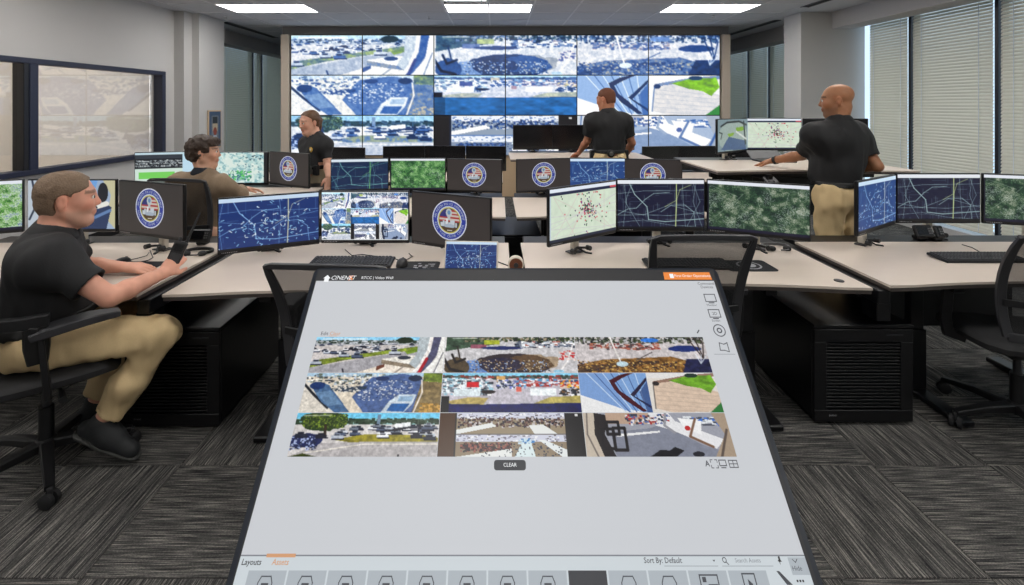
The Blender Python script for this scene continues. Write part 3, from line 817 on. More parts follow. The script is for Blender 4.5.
def feed_atrium(seed=11):
    r = np.random.default_rng(seed); p = Pic(FW, FH, C(158, 160, 170))
    p.poly([(0, 0), (.10, 0), (.08, .4), (.12, 1), (0, 1)], C(196, 184, 168)); p.line([(.03, 0), (.02, .5), (.08, 1)], .02, C(120, 110, 104)); p.poly([(.08, .0), (.17, .06), (.14, .5), (.2, 1), (.12, 1), (.07, .5)], C(34, 28, 30))
    p.rect(.16, .0, .5, .26, C(186, 160, 140)); p.poly([(.18, .46), (.46, .36), (.54, .26), (.8, .75), (.9, .85), (.9, 1), (.2, 1)], C(132, 136, 150), tex=.06)
    p.poly([(.22, .50), (.52, .42), (.52, .46), (.22, .56)], C(232, 232, 232)); p.poly([(.46, .0), (.6, .0), (.64, .2), (.95, .62), (.88, .82), (.6, .4), (.5, .3)], C(228, 228, 230))
    for q in ((.16, .22, .24, .5), (.2, .36, .28, .85), (.12, .38, .2, .82)):
        p.line([(q[0], q[1]), (q[2], q[1]), (q[2], q[3]), (q[0], q[3]), (q[0], q[1])], .035, C(26, 22, 24))
    p.speck(.3, .6, .05, .28, 50, .012, .03, [C(170, 60, 60), C(60, 66, 80), C(220, 220, 222), C(90, 110, 160)], r); p.speck(.7, .95, .1, .3, 40, .02, .02, [C(70, 120, 200), C(220, 224, 228), C(80, 84, 96)], r)
    p.poly([(.66, .12), (.82, .2), (.8, .5), (.7, .4)], C(240, 240, 240)); p.line([(.78, .15), (.72, .55), (.86, .78)], .03, C(130, 100, 80)); p.ell(.715, .36, .02, .06, C(190, 50, 50)); p.line([(.58, .02), (.56, .3), (.62, .46)], .03, C(150, 150, 156))
    p.poly([(.9, 0), (1, 0), (1, 1), (.86, 1), (.96, .5)], C(168, 150, 130)); p.line([(.98, .4), (.9, 1)], .03, C(96, 84, 76)); p.poly([(.42, 1), (.5, .84), (.56, .86), (.6, .78), (.66, .86), (.6, 1)], C(26, 26, 30)); p.ell(.75, .94, .04, .06, C(40, 40, 48)); p.grain(.05); return p.img()
FEEDS = {'street': feed_street(), 'lot_tree': feed_lot_tree(), 'lot_pole': feed_lot_pole(), 'truck': feed_fisheye_truck(), 'trucks': feed_trucks(),
         'awning': feed_awning(), 'plaza': feed_plaza(), 'parking': feed_parking(), 'crowd': feed_crowd(), 'atrium': feed_atrium()}
def resample(a, h, w):
    H, Wd = a.shape[:2]
    y = np.linspace(0, H - 1, h); x = np.linspace(0, Wd - 1, w)
    yi = np.minimum(y.astype(int), H - 2); xi = np.minimum(x.astype(int), Wd - 2); fy = (y - yi)[:, None, None]; fx = (x - xi)[None, :, None]
    return (a[yi][:, xi] * (1 - fx) + a[yi][:, xi + 1] * fx) * (1 - fy) + (a[yi + 1][:, xi] * (1 - fx) + a[yi + 1][:, xi + 1] * fx) * fy
F = FEEDS
MOSAIC = np.concatenate([np.concatenate([F['street'], F['lot_tree'], F['lot_pole']], 1),
                         np.concatenate([F['truck'], F['trucks'], F['awning'], F['plaza']], 1),
                         np.concatenate([F['parking'], F['crowd'], F['atrium']], 1)], 0)
def cold(a, k=1.0):
    """the large wall panels show the feeds cold: pale lights, browns and darks turned blue"""
    l = a @ np.array([.3, .55, .15])
    g = np.clip((a[..., 1] - np.maximum(a[..., 0], a[..., 2])) * 5, 0, 1)[..., None]
    l3 = l[..., None]
    ramp = np.where(l3 < .3, C(22, 26, 40) + (C(42, 88, 164) - C(22, 26, 40)) * (l3 / .3),
           np.where(l3 < .62, C(42, 88, 164) + (C(150, 178, 214) - C(42, 88, 164)) * ((l3 - .3) / .32), C(150, 178, 214) + (C(246, 247, 246) - C(150, 178, 214)) * np.clip((l3 - .62) / .26, 0, 1)))
    mixk = np.clip(k * (0.62 + 0.28 * (l3 < .5)), 0, 1) * (1 - g)
    b = np.clip(a * 1.10, 0, 1)
    b = b * (1 - mixk) + ramp * mixk
    return np.clip((b - .5) * 1.08 + .53, 0, 1)

def wall_mosaic(k=1.0):
    a = cold(MOSAIC, k)
    t = cold(resample(F['trucks'][:56], 40, 256), k); b = np.tile(C(38, 104, 172), (32, 256, 1))
    b = b * (1 + (vnoise(32, 256, 4, 14, np.random.default_rng(4), 3) - .5)[..., None] * .7); b[:, :20] *= .7
    a[72:112, 256:512] = t; a[112:144, 256:512] = np.clip(b, 0, 1)
    for x0, x1 in ((256, 284), (479, 512)): a[144:216, x0:x1] = C(30, 28, 30)
    a[147:150, 498:503] = C(220, 220, 220)
    return a
# maps and other screens
def roads(w, h, base, col, glow, seed, dots=0, top=C(226, 230, 236), minor=26, major=7):
    r = np.random.default_rng(seed); p = Pic(w, h, base)
    for i in range(minor):
        x, y = r.random(), r.random()
        if r.random() < .5: p.line([(x, y), (x, y + r.uniform(.08, .3))], .0028, col, .5)
        else: p.line([(x, y), (x + r.uniform(.04, .2), y)], .0028, col, .5)
    for i in range(major):
        if i % 2: y = r.uniform(.15, .95); p.line([(0, y), (.3, y + r.uniform(-.1, .1)), (.6, y + r.uniform(-.15, .1)), (1, y + r.uniform(-.1, .1))], .0038, col, .85)
        else: x = r.uniform(.05, .95); p.line([(x, 0), (x + r.uniform(-.1, .1), .45), (x + r.uniform(-.1, .1), 1)], .0038, col, .85)
    p.line([(.0, .72), (.12, .6), (.22, .58), (.32, .4), (.42, .28), (.6, .26)], .005, col); p.line([(.12, 0), (.2, .3), (.34, .55), (.36, .82), (.55, .86), (1, .8)], .008, col)
    p.line([(.68, 0), (.68, .5), (.67, 1)], .008, glow); p.line([(.5, .66), (.62, .52), (.78, .52), (.88, .66), (.9, 1)], .005, col); p.line([(.55, .55), (.68, .42), (.72, .2), (.85, .1)], .005, glow, .8)
    for i in range(dots):
        x, y = np.clip(r.normal(.5, .25), 0, 1), np.clip(r.normal(.62, .25), .1, 1); p.line([(x, y), (x + r.uniform(-.03, .03), y + r.uniform(-.04, .04))], .006, C(150, 200, 236) if r.random() < .6 else C(226, 236, 240))
    p.rect(0, 0, 1, .085, top); p.rect(0, .965, 1, 1, C(14, 16, 22))
    return p.img()
def satellite(w, h, seed, tones, top=True, city=.5):
    r = np.random.default_rng(seed); p = Pic(w, h, C(0, 0, 0))
    n = vnoise(h, w, 9, 14, r, 5) * .75 + r.random((h, w)) * .25; n2 = vnoise(h, w, 5, 7, r, 2); n = (n - .5) * 2.6 + .42
    t = np.array(tones, float); k = np.clip(n * (len(t) - 1), 0, len(t) - 1.001); i = k.astype(int); f = (k - i)[..., None]
    p.a = t[i] * (1 - f) + t[i + 1] * f
    wht = (r.random((h, w)) < np.clip((n2 - .46) * city * 1.4, 0, .35)).astype(float); p.put(wht, C(208, 214, 210), .55)
    for q in range(9): x, y = r.random(), r.random(); p.line([(x, y), (x + r.uniform(-.3, .3), y + r.uniform(-.4, .4))], .004, C(206, 210, 200), .5)
    if top: p.rect(0, 0, 1, .07, C(224, 228, 236)); p.rect(0, .94, 1, 1, C(22, 22, 44)); p.rect(0, .07, .02, .94, C(24, 26, 40))
    return p.img()
GREEN = [C(22, 40, 34), C(36, 62, 46), C(54, 84, 58), C(92, 112, 86), C(160, 166, 150)]
def dotmap(w, h, seed=5):
    r = np.random.default_rng(seed); p = Pic(w, h, C(206, 220, 200))
    p.grain(.04, 12); p.rect(0, 0, 1, .07, C(222, 230, 240)); p.rect(0, .07, 1, .13, C(28, 36, 66)); p.rect(.9, .07, 1, .11, C(200, 80, 90))
    for i in range(7): p.line([(r.random(), .15), (r.random(), 1)], .004, C(206, 176, 176), .7)
    for i in range(6): p.line([(0, r.uniform(.2, 1)), (1, r.uniform(.2, 1))], .004, C(190, 176, 196), .6)
    for i in range(150):
        s_ = .05 if i < 70 else .16; x, y = np.clip(r.normal(.56, s_), .05, .97), np.clip(r.normal(.48, s_ * 1.5), .16, .94)
        c = [C(190, 40, 60), C(60, 40, 90), C(40, 46, 50), C(210, 90, 110), C(40, 110, 60), C(110, 50, 130)][r.integers(6)]; p.ell(x, y, .009, .016, c)
    p.rect(0, .94, 1, 1, C(34, 40, 60)); p.rect(0, .13, .02, .94, C(190, 206, 216)); return p.img()
def text_screen(w, h):
    r = np.random.default_rng(3); p = Pic(w, h, C(30, 34, 40)); p.rect(0, 0, 1, .08, C(190, 214, 222)); p.rect(.0, .08, 1, .2, C(52, 58, 66))
    for y in (.25, .33, .41): p.rect(.02, y, .9, y + .05, C(120, 128, 132)); p.speck(.02, .9, y, y + .04, 30, .01, .01, [C(30, 34, 40), C(180, 186, 188)], r)
    p.rect(0, .52, 1, 1, C(206, 224, 214)); p.rect(.06, .62, .62, .84, C(116, 204, 92)); p.rect(.75, .08, 1, 1, C(186, 216, 232)); return p.img()
def aerial_pale(w, h):
    r = np.random.default_rng(6); p = Pic(w, h, C(184, 214, 210)); n = vnoise(h, w, 10, 14, r, 3); p.put((n > .55).astype(float), C(214, 228, 220)); p.put((n < .4).astype(float), C(140, 182, 186))
    p.speck(.3, .7, .62, .9, 40, .02, .03, [C(96, 200, 96), C(70, 160, 110), C(60, 120, 130)], r); p.speck(.6, 1, .1, .25, 24, .02, .02, [C(60, 90, 100), C(150, 190, 196)], r); p.speck(0, 1, 0, 1, 50, .012, .008, [C(96, 140, 150), C(226, 236, 230)], r)
    p.rect(0, 0, .06, 1, C(36, 44, 52)); p.rect(.93, 0, 1, 1, C(24, 26, 30)); return p.img()
def overhead_cam(w, h):
    p = Pic(w, h, C(120, 140, 146)); p.ell(.5, .55, .48, .5, C(150, 166, 160)); p.poly([(.1, .95), (.35, .55), (.9, .7), (.95, 1)], C(74, 96, 128)); p.poly([(.58, .28), (.84, .24), (.86, .38), (.62, .4)], C(120, 160, 50)); p.poly([(.3, .46), (.55, .42), (.5, .52), (.36, .56)], C(128, 164, 60))
    p.line([(.1, .22), (.3, .1), (.7, .08), (.95, .2)], .03, C(40, 48, 50)); p.line([(.86, .1), (.92, .8)], .04, C(44, 54, 56)); p.line([(.05, .4), (.14, .44), (.1, .6)], .02, C(50, 60, 60)); p.line([(.6, .4), (.95, .66)], .03, C(200, 206, 200)); p.grain(.1); return p.img()
def logo_pic(n=112):
    p = Pic(n, n, C(40, 36, 36), ar=1.0)
    p.ell(.5, .5, .5, .5, C(226, 230, 244)); p.ell(.5, .5, .462, .462, C(44, 62, 160)); p.ell(.5, .5, .345, .345, C(214, 222, 240)); p.ell(.5, .5, .318, .318, C(206, 196, 70)); p.ell(.5, .5, .295, .295, C(70, 62, 56))
    m = ((p.X - .5) ** 2 + (p.Y - .5) ** 2 < .29 ** 2)
    for i in range(7):
        y = .24 + i * .043; q = m & (p.Y > y) & (p.Y < y + .043) & (p.Y < .54); p.put(q.astype(float), C(176, 60, 60) if i % 2 == 0 else C(214, 200, 190))
    p.put((m & (p.X < .45) & (p.Y < .42)).astype(float), C(50, 52, 120)); p.ell(.49, .32, .085, .105, C(200, 206, 208)); p.ell(.49, .31, .045, .055, C(110, 150, 190)); p.poly([(.44, .38), (.54, .38), (.52, .48), (.46, .48)], C(196, 202, 206))
    for x, t, w_ in ((.28, .56, .05), (.34, .52, .05), (.40, .54, .04), (.44, .46, .045), (.5, .55, .05), (.56, .50, .05), (.62, .49, .055), (.69, .55, .04)): p.put((m & (abs(p.X - x) < w_ * .6) & (p.Y > t) & (p.Y < .66)).astype(float), C(206, 216, 224) if x != .44 else C(236, 238, 240))
    p.ell(.5, .64, .16, .05, C(176, 190, 206)); p.put((m & (p.Y > .68)).astype(float), C(84, 62, 40)); p.rect(.44, .745, .58, .76, C(230, 226, 210)); return p.img()
ICON_ROW = [C(200, 206, 212)]
# ------------------------------------------------------------------ video wall
VX0, VX1, VZ0, VZ1, VY = -3.500, 3.786, 0.703, 2.748, 8.2
vw = thing('video_wall', 'large wall of eighteen screens showing car park camera pictures', 'video wall', ((VX0 + VX1) / 2, VY, VZ0))
pw, ph = (VX1 - VX0) / 6, (VZ1 - VZ0) / 3
MW = wall_mosaic()
hb = MB().box(-pw / 2 + .001, pw / 2 - .001, 0.002, 0.06, -ph / 2 + .001, ph / 2 - .001)
hb_me = hb.mesh('panel_housing', 'bezel')
for r_ in range(3):
    for c_ in range(6):
        im = MW[r_ * 72:(r_ + 1) * 72, c_ * 128:(c_ + 1) * 128]
        x = -(VX1 - VX0) / 2 + pw * (c_ + .5); z = ph * (2 - r_ + .5)
        o = link('display_panel', picture_mesh('display_panel', resample(im, 56, 98), pw - .016, ph - .016), vw, (x, 0, z))
        link('panel_housing', hb_me, o)

# ------------------------------------------------------------------ desks
def desk(name_lab, x0, x1, y0, y1, z, gap=None, row=''):
    t = thing('sit_stand_desk', name_lab, 'desk', ((x0 + x1) / 2, y0, 0), 0, row)
    hw = (x1 - x0) / 2; d = y1 - y0
    fr_ = []
    n = 14
    for i in range(n + 1):
        u = -1 + 2 * i / n
        e = 0.06 * max(0, 1 - (abs(u) / 0.93) ** 2.2) if abs(u) < .93 else 0
        fr_.append((u * hw, e))
    fr_[0] = (-hw + .004, 0.004); fr_[-1] = (hw - .004, 0.004)
    outline = fr_ + [(hw, d), (-hw, d)]
    top = MB().prism(outline, z - 0.012, z).build('desktop', 'laminate', t)
    inn = [(p[0] * .996, p[1] + .003) for p in outline]
    MB().prism(inn, z - 0.03, z - 0.0122).build('desktop_edge', 'laminate_edge', t)
    for s_ in (-1, 1):
        lx = s_ * (hw - 0.42)
        leg = MB().box(lx - .045, lx + .045, .33, .39, 0.03, z - .36, b=.004).build('leg', 'black_metal', t)
        MB().box(lx - .035, lx + .035, .338, .382, z - .36, z - .03, b=.003).build('leg_inner_tube', 'black_plastic', leg)
        MB().box(lx - .04, lx + .04, .06, d - .06, 0.002, .032, b=.006).build('foot', 'black_metal', leg)
        MB().box(lx - .03, lx + .03, .10, d - .10, z - .075, z - .031, b=.004).build('top_bracket', 'black_metal', leg)
    MB().box(-hw + .10, hw - .10, .34, .38, z - .10, z - .05, b=.003).build('crossbar', 'black_metal', t)
    MB().box(-hw + .28, hw - .28, d - .05, d - .03, max(.12, z - .50), z - .04, b=.003).build('modesty_panel', 'cabinet_black', t)
    tr = MB().box(-hw + .3, hw - .3, d - .22, d - .08, z - .15, z - .14).box(-hw + .3, hw - .3, d - .22, d - .215, z - .14, z - .08)
    tr.build('cable_tray', 'black_metal', t)
    MB().box(-hw + .02, hw - .02, d + .002, d + (.16 if y0 < 3 else .24), z - .035, z - .002, b=.004).build('rear_rail', 'black_metal', t)
    for s_ in (gap or ()):
        MB().box(s_ * hw - .03 + s_ * .005, s_ * hw + .03 + s_ * .005, .03, d - .02, z - .10, z - .033, b=.004).build('side_rail', 'black_metal', t)
        MB().box(s_ * (hw - .01) - .034, s_ * (hw - .01) + .034, .05, .15, z - .19, z - .10, b=.004).build('corner_bracket', 'black_metal', t)
    return t
ROW1 = 'sit stand desks in the front row'; ROW2 = 'sit stand desks in the second row'; ROW3 = 'sit stand desks in the third row'
Z1 = 0.71
desk('pale desk at the left edge, where the seated man in black works', -3.18, -1.61, 2.16, 2.98, Z1, (1,), ROW1)
desk('pale front row desk left of centre, behind the slanted touch screen', -1.505, 0.07, 2.16, 2.98, Z1, None, ROW1)
desk('pale front row desk right of centre with a round black mouse mat', 0.145, 1.75, 2.24, 2.98, Z1, None, ROW1)
desk('pale front row desk at the right edge with a long keyboard', 1.85, 3.43, 2.27, 3.0, Z1, (-1,), ROW1)
desk('second row desk at left, where the person in the brown jacket sits', -3.18, -1.61, 3.72, 4.46, .80, None, ROW2)
desk('second row desk left of the centre gap, carrying map screens', -1.505, 0.07, 3.66, 4.44, Z1, None, ROW2)
desk('second row desk right of the centre gap, carrying two seal screens', 0.145, 1.66, 3.66, 4.44, Z1, None, ROW2)
desk('raised standing desk that the bald man in black leans on', 1.70, 3.28, 3.73, 4.48, 1.05, None, ROW2)
desk('third row desk behind the standing woman', -3.18, -1.61, 5.35, 6.1, Z1, None, ROW3)
desk('third row desk with three blank screens left of centre', -1.505, 0.07, 5.35, 6.1, Z1, None, ROW3)
desk('raised third row desk under the hand of the man facing the video wall', 0.145, 1.75, 5.35, 6.1, .96, None, ROW3)
desk('third row desk with blank screens right of the man facing the video wall', 1.85, 3.43, 5.35, 6.1, Z1, None, ROW3)
# desk grommets that show
def grommet(x, y, lab):
    t = MB().lathe([(.022, 0), (.022, .003), (.016, .004)], n=16).build('cable_grommet', 'black_plastic', None, True, loc=(x, y, Z1 + .0005))
    tag(t, lab, 'grommet')
p = W(839, 281, .85 * 483 / 176); grommet(p.x, p.y, 'small dark oval cable grommet in the desk right of the mouse mat')

# ------------------------------------------------------------------ computer cabinets in the desk gaps
def cabinet(cx, y0, lab, grp, w=.48, h=.49, d=.64, detail=True):
    t = thing('computer_cabinet', lab, 'cabinet', (cx, y0, 0), 0, grp)
    MB().box(-w / 2, w / 2, .022, d, .025, h - .02, b=.003).build('body', 'cabinet_black', t)
    MB().box(-w / 2 - .004, w / 2 + .004, .0, d + .004, h - .018, h, b=.003).build('cabinet_top', 'cabinet_black', t)
    dr = MB()
    dr.box(-w / 2, w / 2, 0.0, .02, .018, .075, b=.002); dr.box(-w / 2, w / 2, 0, .02, h - .085, h - .022, b=.002)
    dr.box(-w / 2, -w / 2 + .06, 0, .02, .075, h - .085, b=.002); dr.box(w / 2 - .06, w / 2, 0, .02, .075, h - .085, b=.002)
    door = dr.build('door', 'black_metal', t)
    if detail:
        n = 20; zz0, zz1 = .08, h - .09
        sl = MB().box(-w / 2 + .06, w / 2 - .06, .003, .016, -.0045, .0045, b=.0015).mesh('louvre_slat', 'black_metal')
        for i in range(n):
            link('louvre_slat', sl, door, (0, 0, zz0 + (zz1 - zz0) * (i + .5) / n))
        link('maker_name', text_mesh('maker_name', 'EVANS', .012, 'text_grey', 'LEFT'), door, (-w / 2 + .07, -.001, .05), (math.pi / 2, 0, 0))
        MB().box(-.19 + .30, -.19 + .38, -.003, .0, h - .052, h - .046).build('door_pull', 'charcoal', door)
    for sx in (-1, 1):
        for yy in (.05, d - .05):
            MB().lathe([(.016, 0), (.016, .012), (.008, .018), (.008, .03)], c=(sx * (w / 2 - .04), yy, 0), n=10).build('foot', 'silver', t, True)
    return t
cabinet(-1.575, 2.32, 'black louvred computer cabinet beside the seated man\'s shoe', 'computer cabinets')
cabinet(.11, 2.35, 'black computer cabinet hidden behind the slanted touch screen', 'computer cabinets', detail=False)
cabinet(1.785, 2.35, 'black louvred computer cabinet standing right of the slanted touch screen', 'computer cabinets')
cabinet(.11, 3.98, 'black computer cabinet in the second row centre gap', 'computer cabinets', w=.50, detail=False)
cabinet(-1.56, 3.98, 'black computer cabinet in the second row under the left desks', 'computer cabinets', detail=False)

# ------------------------------------------------------------------ monitors
MWD, MHT = .53, .315
logo_img = logo_pic()
def disc_mesh():
    n = logo_img.shape[0]; v = []
    xs = (np.arange(n) / (n - 1) - .5); zs = .5 - np.arange(n) / (n - 1)
    X, Z = np.meshgrid(xs, zs); v = np.stack([X, 0 * X, Z], -1).reshape(-1, 3)
    i = np.arange(n * n).reshape(n, n)
    q = np.stack([i[:-1, :-1], i[1:, :-1], i[1:, 1:], i[:-1, 1:]], -1).reshape(-1, 4)
    rr = np.hypot(v[:, 0], v[:, 2]); keep = (rr[q] < .5).all(1)
    return np_mesh('seal', v, q[keep], 'screen', srgb2lin(logo_img.reshape(-1, 3)), smooth=False)
logo_img = logo_img * .88
LOGO = disc_mesh()
def ring_text():
    b = MB(); cache = {}
    def letter(ch):
        if ch not in cache:
            me = text_mesh('letter', ch, .082, 'ui_paper', 'CENTER')
            cache[ch] = ([tuple(v_.co) for v_ in me.vertices], [tuple(p_.vertices) for p_ in me.polygons])
        return cache[ch]
    def arc(txt, a0, a1, rad, flip):
        n = len(txt)
        for i, ch in enumerate(txt):
            if ch == ' ': continue
            a = math.radians(a0 + (a1 - a0) * i / (n - 1)); vs, fs = letter(ch)
            up = Vector((math.cos(a), 0, math.sin(a))) * (-1 if flip else 1); ri = Vector((up.z, 0, -up.x))
            c = Vector((math.cos(a), 0, math.sin(a))) * rad
            b.add([c + ri * v_[0] + up * v_[1] for v_ in vs], fs)
    arc('ARLINGTON POLICE DEPARTMENT', 172, 8, .403, False)
    arc('REAL TIME CRIME CENTER', 194, 346, .405, True)
    return b.mesh('seal_lettering', 'ui_tile', fix=False)
RING = ring_text()
SCREENS = {}
def screen_me(kind, w, h, hi):
    key = (kind, hi)
    if key in SCREENS: return SCREENS[key]
    H, Wd = (100, 170) if hi else (56, 96)
    if kind == 'logo': im = np.tile(C(50, 45, 43), (3, 4, 1))
    elif kind == 'roads_navy': im = roads(Wd, H, C(20, 22, 48), C(150, 176, 178), C(190, 206, 140), 11, minor=110, major=9)
    elif kind == 'roads_teal': im = roads(Wd, H, C(20, 40, 74), C(120, 176, 176), C(120, 200, 110), 12, top=C(214, 226, 236))
    elif kind == 'roads_blue':
        im = roads(Wd, H, C(26, 50, 108), C(120, 160, 210), C(196, 196, 170), 13, dots=150, minor=44, major=4, top=C(196, 216, 236))
    elif kind == 'roads_blue2': im = roads(Wd, H, C(34, 66, 124), C(140, 180, 220), C(206, 210, 196), 14, dots=120, minor=30, major=2, top=C(200, 222, 240))
    elif kind == 'sat': im = satellite(Wd, H, 21, GREEN)
    elif kind == 'sat2': im = satellite(Wd, H, 22, [C(30, 70, 40), C(60, 116, 62), C(96, 150, 84), C(150, 190, 130)], True, .3)
    elif kind == 'sat3': im = satellite(Wd, H, 24, [C(40, 90, 40), C(84, 150, 60), C(150, 190, 120), C(206, 216, 206), C(60, 90, 150)], True, .8)
    elif kind == 'dots': im = dotmap(Wd, H)
    elif kind == 'mosaic':
        im = np.tile(C(210, 214, 216), (H, Wd, 1)); im[2:-2] = resample(wall_mosaic(.7), H - 4, Wd)
    elif kind == 'text': im = text_screen(Wd, H)
    elif kind == 'aerial': im = aerial_pale(Wd, H)
    elif kind == 'overhead': im = overhead_cam(Wd, H)
    elif kind == 'car_cam':
        p = Pic(Wd, H, C(150, 170, 196)); p.poly([(.35, 0), (.8, 0), (.7, .7), (.5, .4)], C(110, 158, 214)); p.poly([(.5, .2), (.72, .1), (.75, .6), (.6, .55)], C(40, 44, 72)); p.line([(.58, .26), (.8, .44)], .03, C(190, 90, 110)); p.poly([(.86, 0), (1, 0), (1, 1), (.9, .8), (.95, .3)], C(190, 186, 150)); p.ell(.86, .25, .06, .2, C(30, 34, 40)); p.poly([(.2, 1), (.85, .45), (.96, .55), (.9, 1)], C(40, 56, 90)); p.line([(.3, .8), (.9, .48)], .05, C(224, 222, 214)); p.line([(.5, .98), (.94, .62)], .03, C(96, 126, 170)); p.line([(.32, .8), (.42, .74)], .03, C(40, 44, 50)); p.line([(.52, .7), (.6, .66)], .03, C(40, 44, 50)); p.line([(.72, .6), (.78, .56)], .03, C(40, 44, 50)); p.rect(0, 0, .12, 1, C(180, 190, 200)); p.line([(.05, 0), (.1, .5), (.02, .8)], .02, C(40, 50, 70)); im = p.img()
    SCREENS[key] = picture_mesh('screen_' + kind, im, w, h)
    return SCREENS[key]
def monitor(kind, xl, yl, xr, yr, zt, deskz, lab, grp, arm=True, hi=True, w=MWD, h=MHT, extra=None):
    cx, cy = (xl + xr) / 2, (yl + yr) / 2; a = math.atan2(yr - yl, xr - xl)
    zb = zt - h
    t = thing('monitor', lab, 'monitor', (cx, cy, deskz), a, grp)
    o = zb - deskz
    hs = MB().box(-w / 2, w / 2, 0, .022, o, o + h, b=.004)
    hs.box(-w / 2 + .05, w / 2 - .05, .022, .04, o + .05, o + h - .05, b=.01)
    hs.build('housing', 'bezel', t)
    bb = .020
    sw, sh = w - .012, h - bb - .007
    if kind == 'off':
        MB().box(-sw / 2, sw / 2, -.0006, 0.0004, o + bb, o + bb + sh).build('screen', 'screen_off', t)
    else:
        s_ = link('screen', screen_me(kind, MWD - .012, MHT - bb - .007, hi), t, (0, -.0012, o + bb + sh / 2))
        if w != MWD: s_.scale = (sw / (MWD - .012), 1, sh / (MHT - bb - .007))
        if kind == 'logo':
            lg = link('seal', LOGO, t, (.0, -.0024, o + bb + sh / 2 + .002)); lg.scale = (.232,) * 3
            rt = stuff(link('seal_lettering', RING, lg, (0, -.004, 0)))
        if hi:
            tb = MB()
            for i in range(9): tb.box(-w / 2 + .02 + i * .009, -w / 2 + .024 + i * .009, -.0008, 0, o + .008, o + .012)
            tb.build('bezel_marks', 'text_grey', t)
    if arm:
        MB().box(-.05, .05, .04, .055, o + h * .5 - .05, o + h * .5 + .05, b=.003).build('mounting_plate', 'charcoal', t)
        ar = MB().box(-.022, .022, .062, .098, .006, o + h * .55, b=.006).build('arm_post', 'putty', t)
        MB().box(-.03, .03, .05, .066, o + h * .5 - .03, o + h * .5 + .03, b=.004).build('arm_joint', 'putty', ar)
        MB().box(-.05, .05, .045, .105, .0, .008, b=.002).build('clamp', 'charcoal', ar)
        for s_ in (-1, 1):
            MB().tube([(s_ * .06, .012, .026), (s_ * .06, .04, .026)], .014, 12).build('knob', 'black_plastic', ar, True)
        MB().sweep([(-.06, .03, .026), (0, .056, .03), (.06, .03, .026)], .010, .012).build('tension_bar', 'black_plastic', ar)
        MB().sweep([(.0, .05, .03), (.03, .02, .006), (.05, -.01, .004)], .014, .008).build('cable_clip', 'black_plastic', ar)
    return t
G1 = 'monitors on the front row desks'; G2 = 'monitors on the second row desks'; G3 = 'monitors on the third row desks'
# front row
monitor('sat3', -3.30, 2.66, -2.815, 2.87, 1.12, Z1, 'monitor at the left picture edge showing a green aerial map', G1)
monitor('car_cam', -2.80, 2.88, -2.272, 2.88, 1.117, Z1, 'monitor with a vehicle camera picture behind the seated man\'s face', G1)
monitor('logo', -2.245, 2.86, -1.735, 2.68, 1.117, Z1, 'front row monitor with a round police seal beside the seated man', G1)
monitor('roads_blue', -1.54, 2.66, -1.06, 2.885, 1.045, Z1, 'front row monitor with a blue street map left of the camera mosaic', G1)
monitor('mosaic', -1.055, 2.90, -.530, 2.90, 1.045, Z1, 'front row monitor showing a mosaic of camera pictures', G1)
monitor('logo', -.520, 2.90, -.028, 2.67, 1.045, Z1, 'front row monitor with a round police seal right of the camera mosaic', G1)
monitor('dots', .275, 2.58, .714, 2.885, 1.112, Z1, 'front row monitor with a pale map of coloured incident dots', G1)
monitor('roads_navy', .720, 2.90, 1.246, 2.90, 1.116, Z1, 'front row monitor with a dark navy road map at centre right', G1)
monitor('sat', 1.262, 2.895, 1.735, 2.68, 1.116, Z1, 'front row monitor with a green satellite picture left of the bald man\'s legs', G1)
monitor('roads_blue2', 2.045, 2.74, 2.505, 3.03, 1.125, Z1, 'angled front row monitor with a blue street map right of the bald man\'s legs', G1)
monitor('roads_navy', 2.515, 3.04, 3.045, 3.04, 1.13, Z1, 'front row monitor with a dark road map below the window blinds', G1)
monitor('sat', 3.06, 3.04, 3.56, 2.88, 1.13, Z1, 'front row monitor with a green satellite picture at the right picture edge', G1)
# second row
monitor('text', -3.37, 4.48, -2.85, 4.62, 1.12, .80, 'second row monitor with text and a green button behind the brown jacket', G2, hi=False)
monitor('aerial', -2.72, 4.62, -2.19, 4.62, 1.112, .80, 'second row monitor with a pale aerial picture right of the brown jacket', G2, hi=False)
monitor('logo', -2.17, 4.60, -1.70, 4.36, 1.12, .80, 'second row monitor with a police seal in front of the woman', G2, hi=False)
monitor('roads_teal', -1.56, 4.52, -1.03, 4.60, 1.055, Z1, 'second row monitor with a blue green road map right of the woman', G2, hi=False)
monitor('sat2', -1.02, 4.60, -.49, 4.60, 1.055, Z1, 'second row monitor with a bright green aerial map', G2, hi=False)
monitor('logo', -.475, 4.60, .045, 4.52, 1.05, Z1, 'second row monitor with a police seal left of the centre gap', G2, hi=False)
monitor('logo', .185, 4.50, .695, 4.60, 1.055, Z1, 'second row monitor with a police seal right of the centre gap', G2, hi=False)
monitor('roads_blue2', .698, 4.60, 1.215, 4.60, 1.055, Z1, 'second row monitor with a blue map below the man facing the video wall', G2, hi=False)
monitor('logo', 1.222, 4.60, 1.712, 4.50, 1.05, Z1, 'second row monitor with a police seal left of the raised desk', G2, hi=False)
monitor('overhead', 1.985, 4.32, 2.375, 4.60, 1.435, 1.05, 'monitor on the raised desk showing an overhead yard camera', G2, hi=False)
monitor('dots', 2.385, 4.62, 2.915, 4.62, 1.435, 1.05, 'monitor on the raised desk with a pale map of incident dots', G2, hi=False)
monitor('off', 2.925, 4.62, 3.43, 4.46, 1.435, 1.05, 'blank monitor on the raised desk behind the bald man', G2, hi=False)
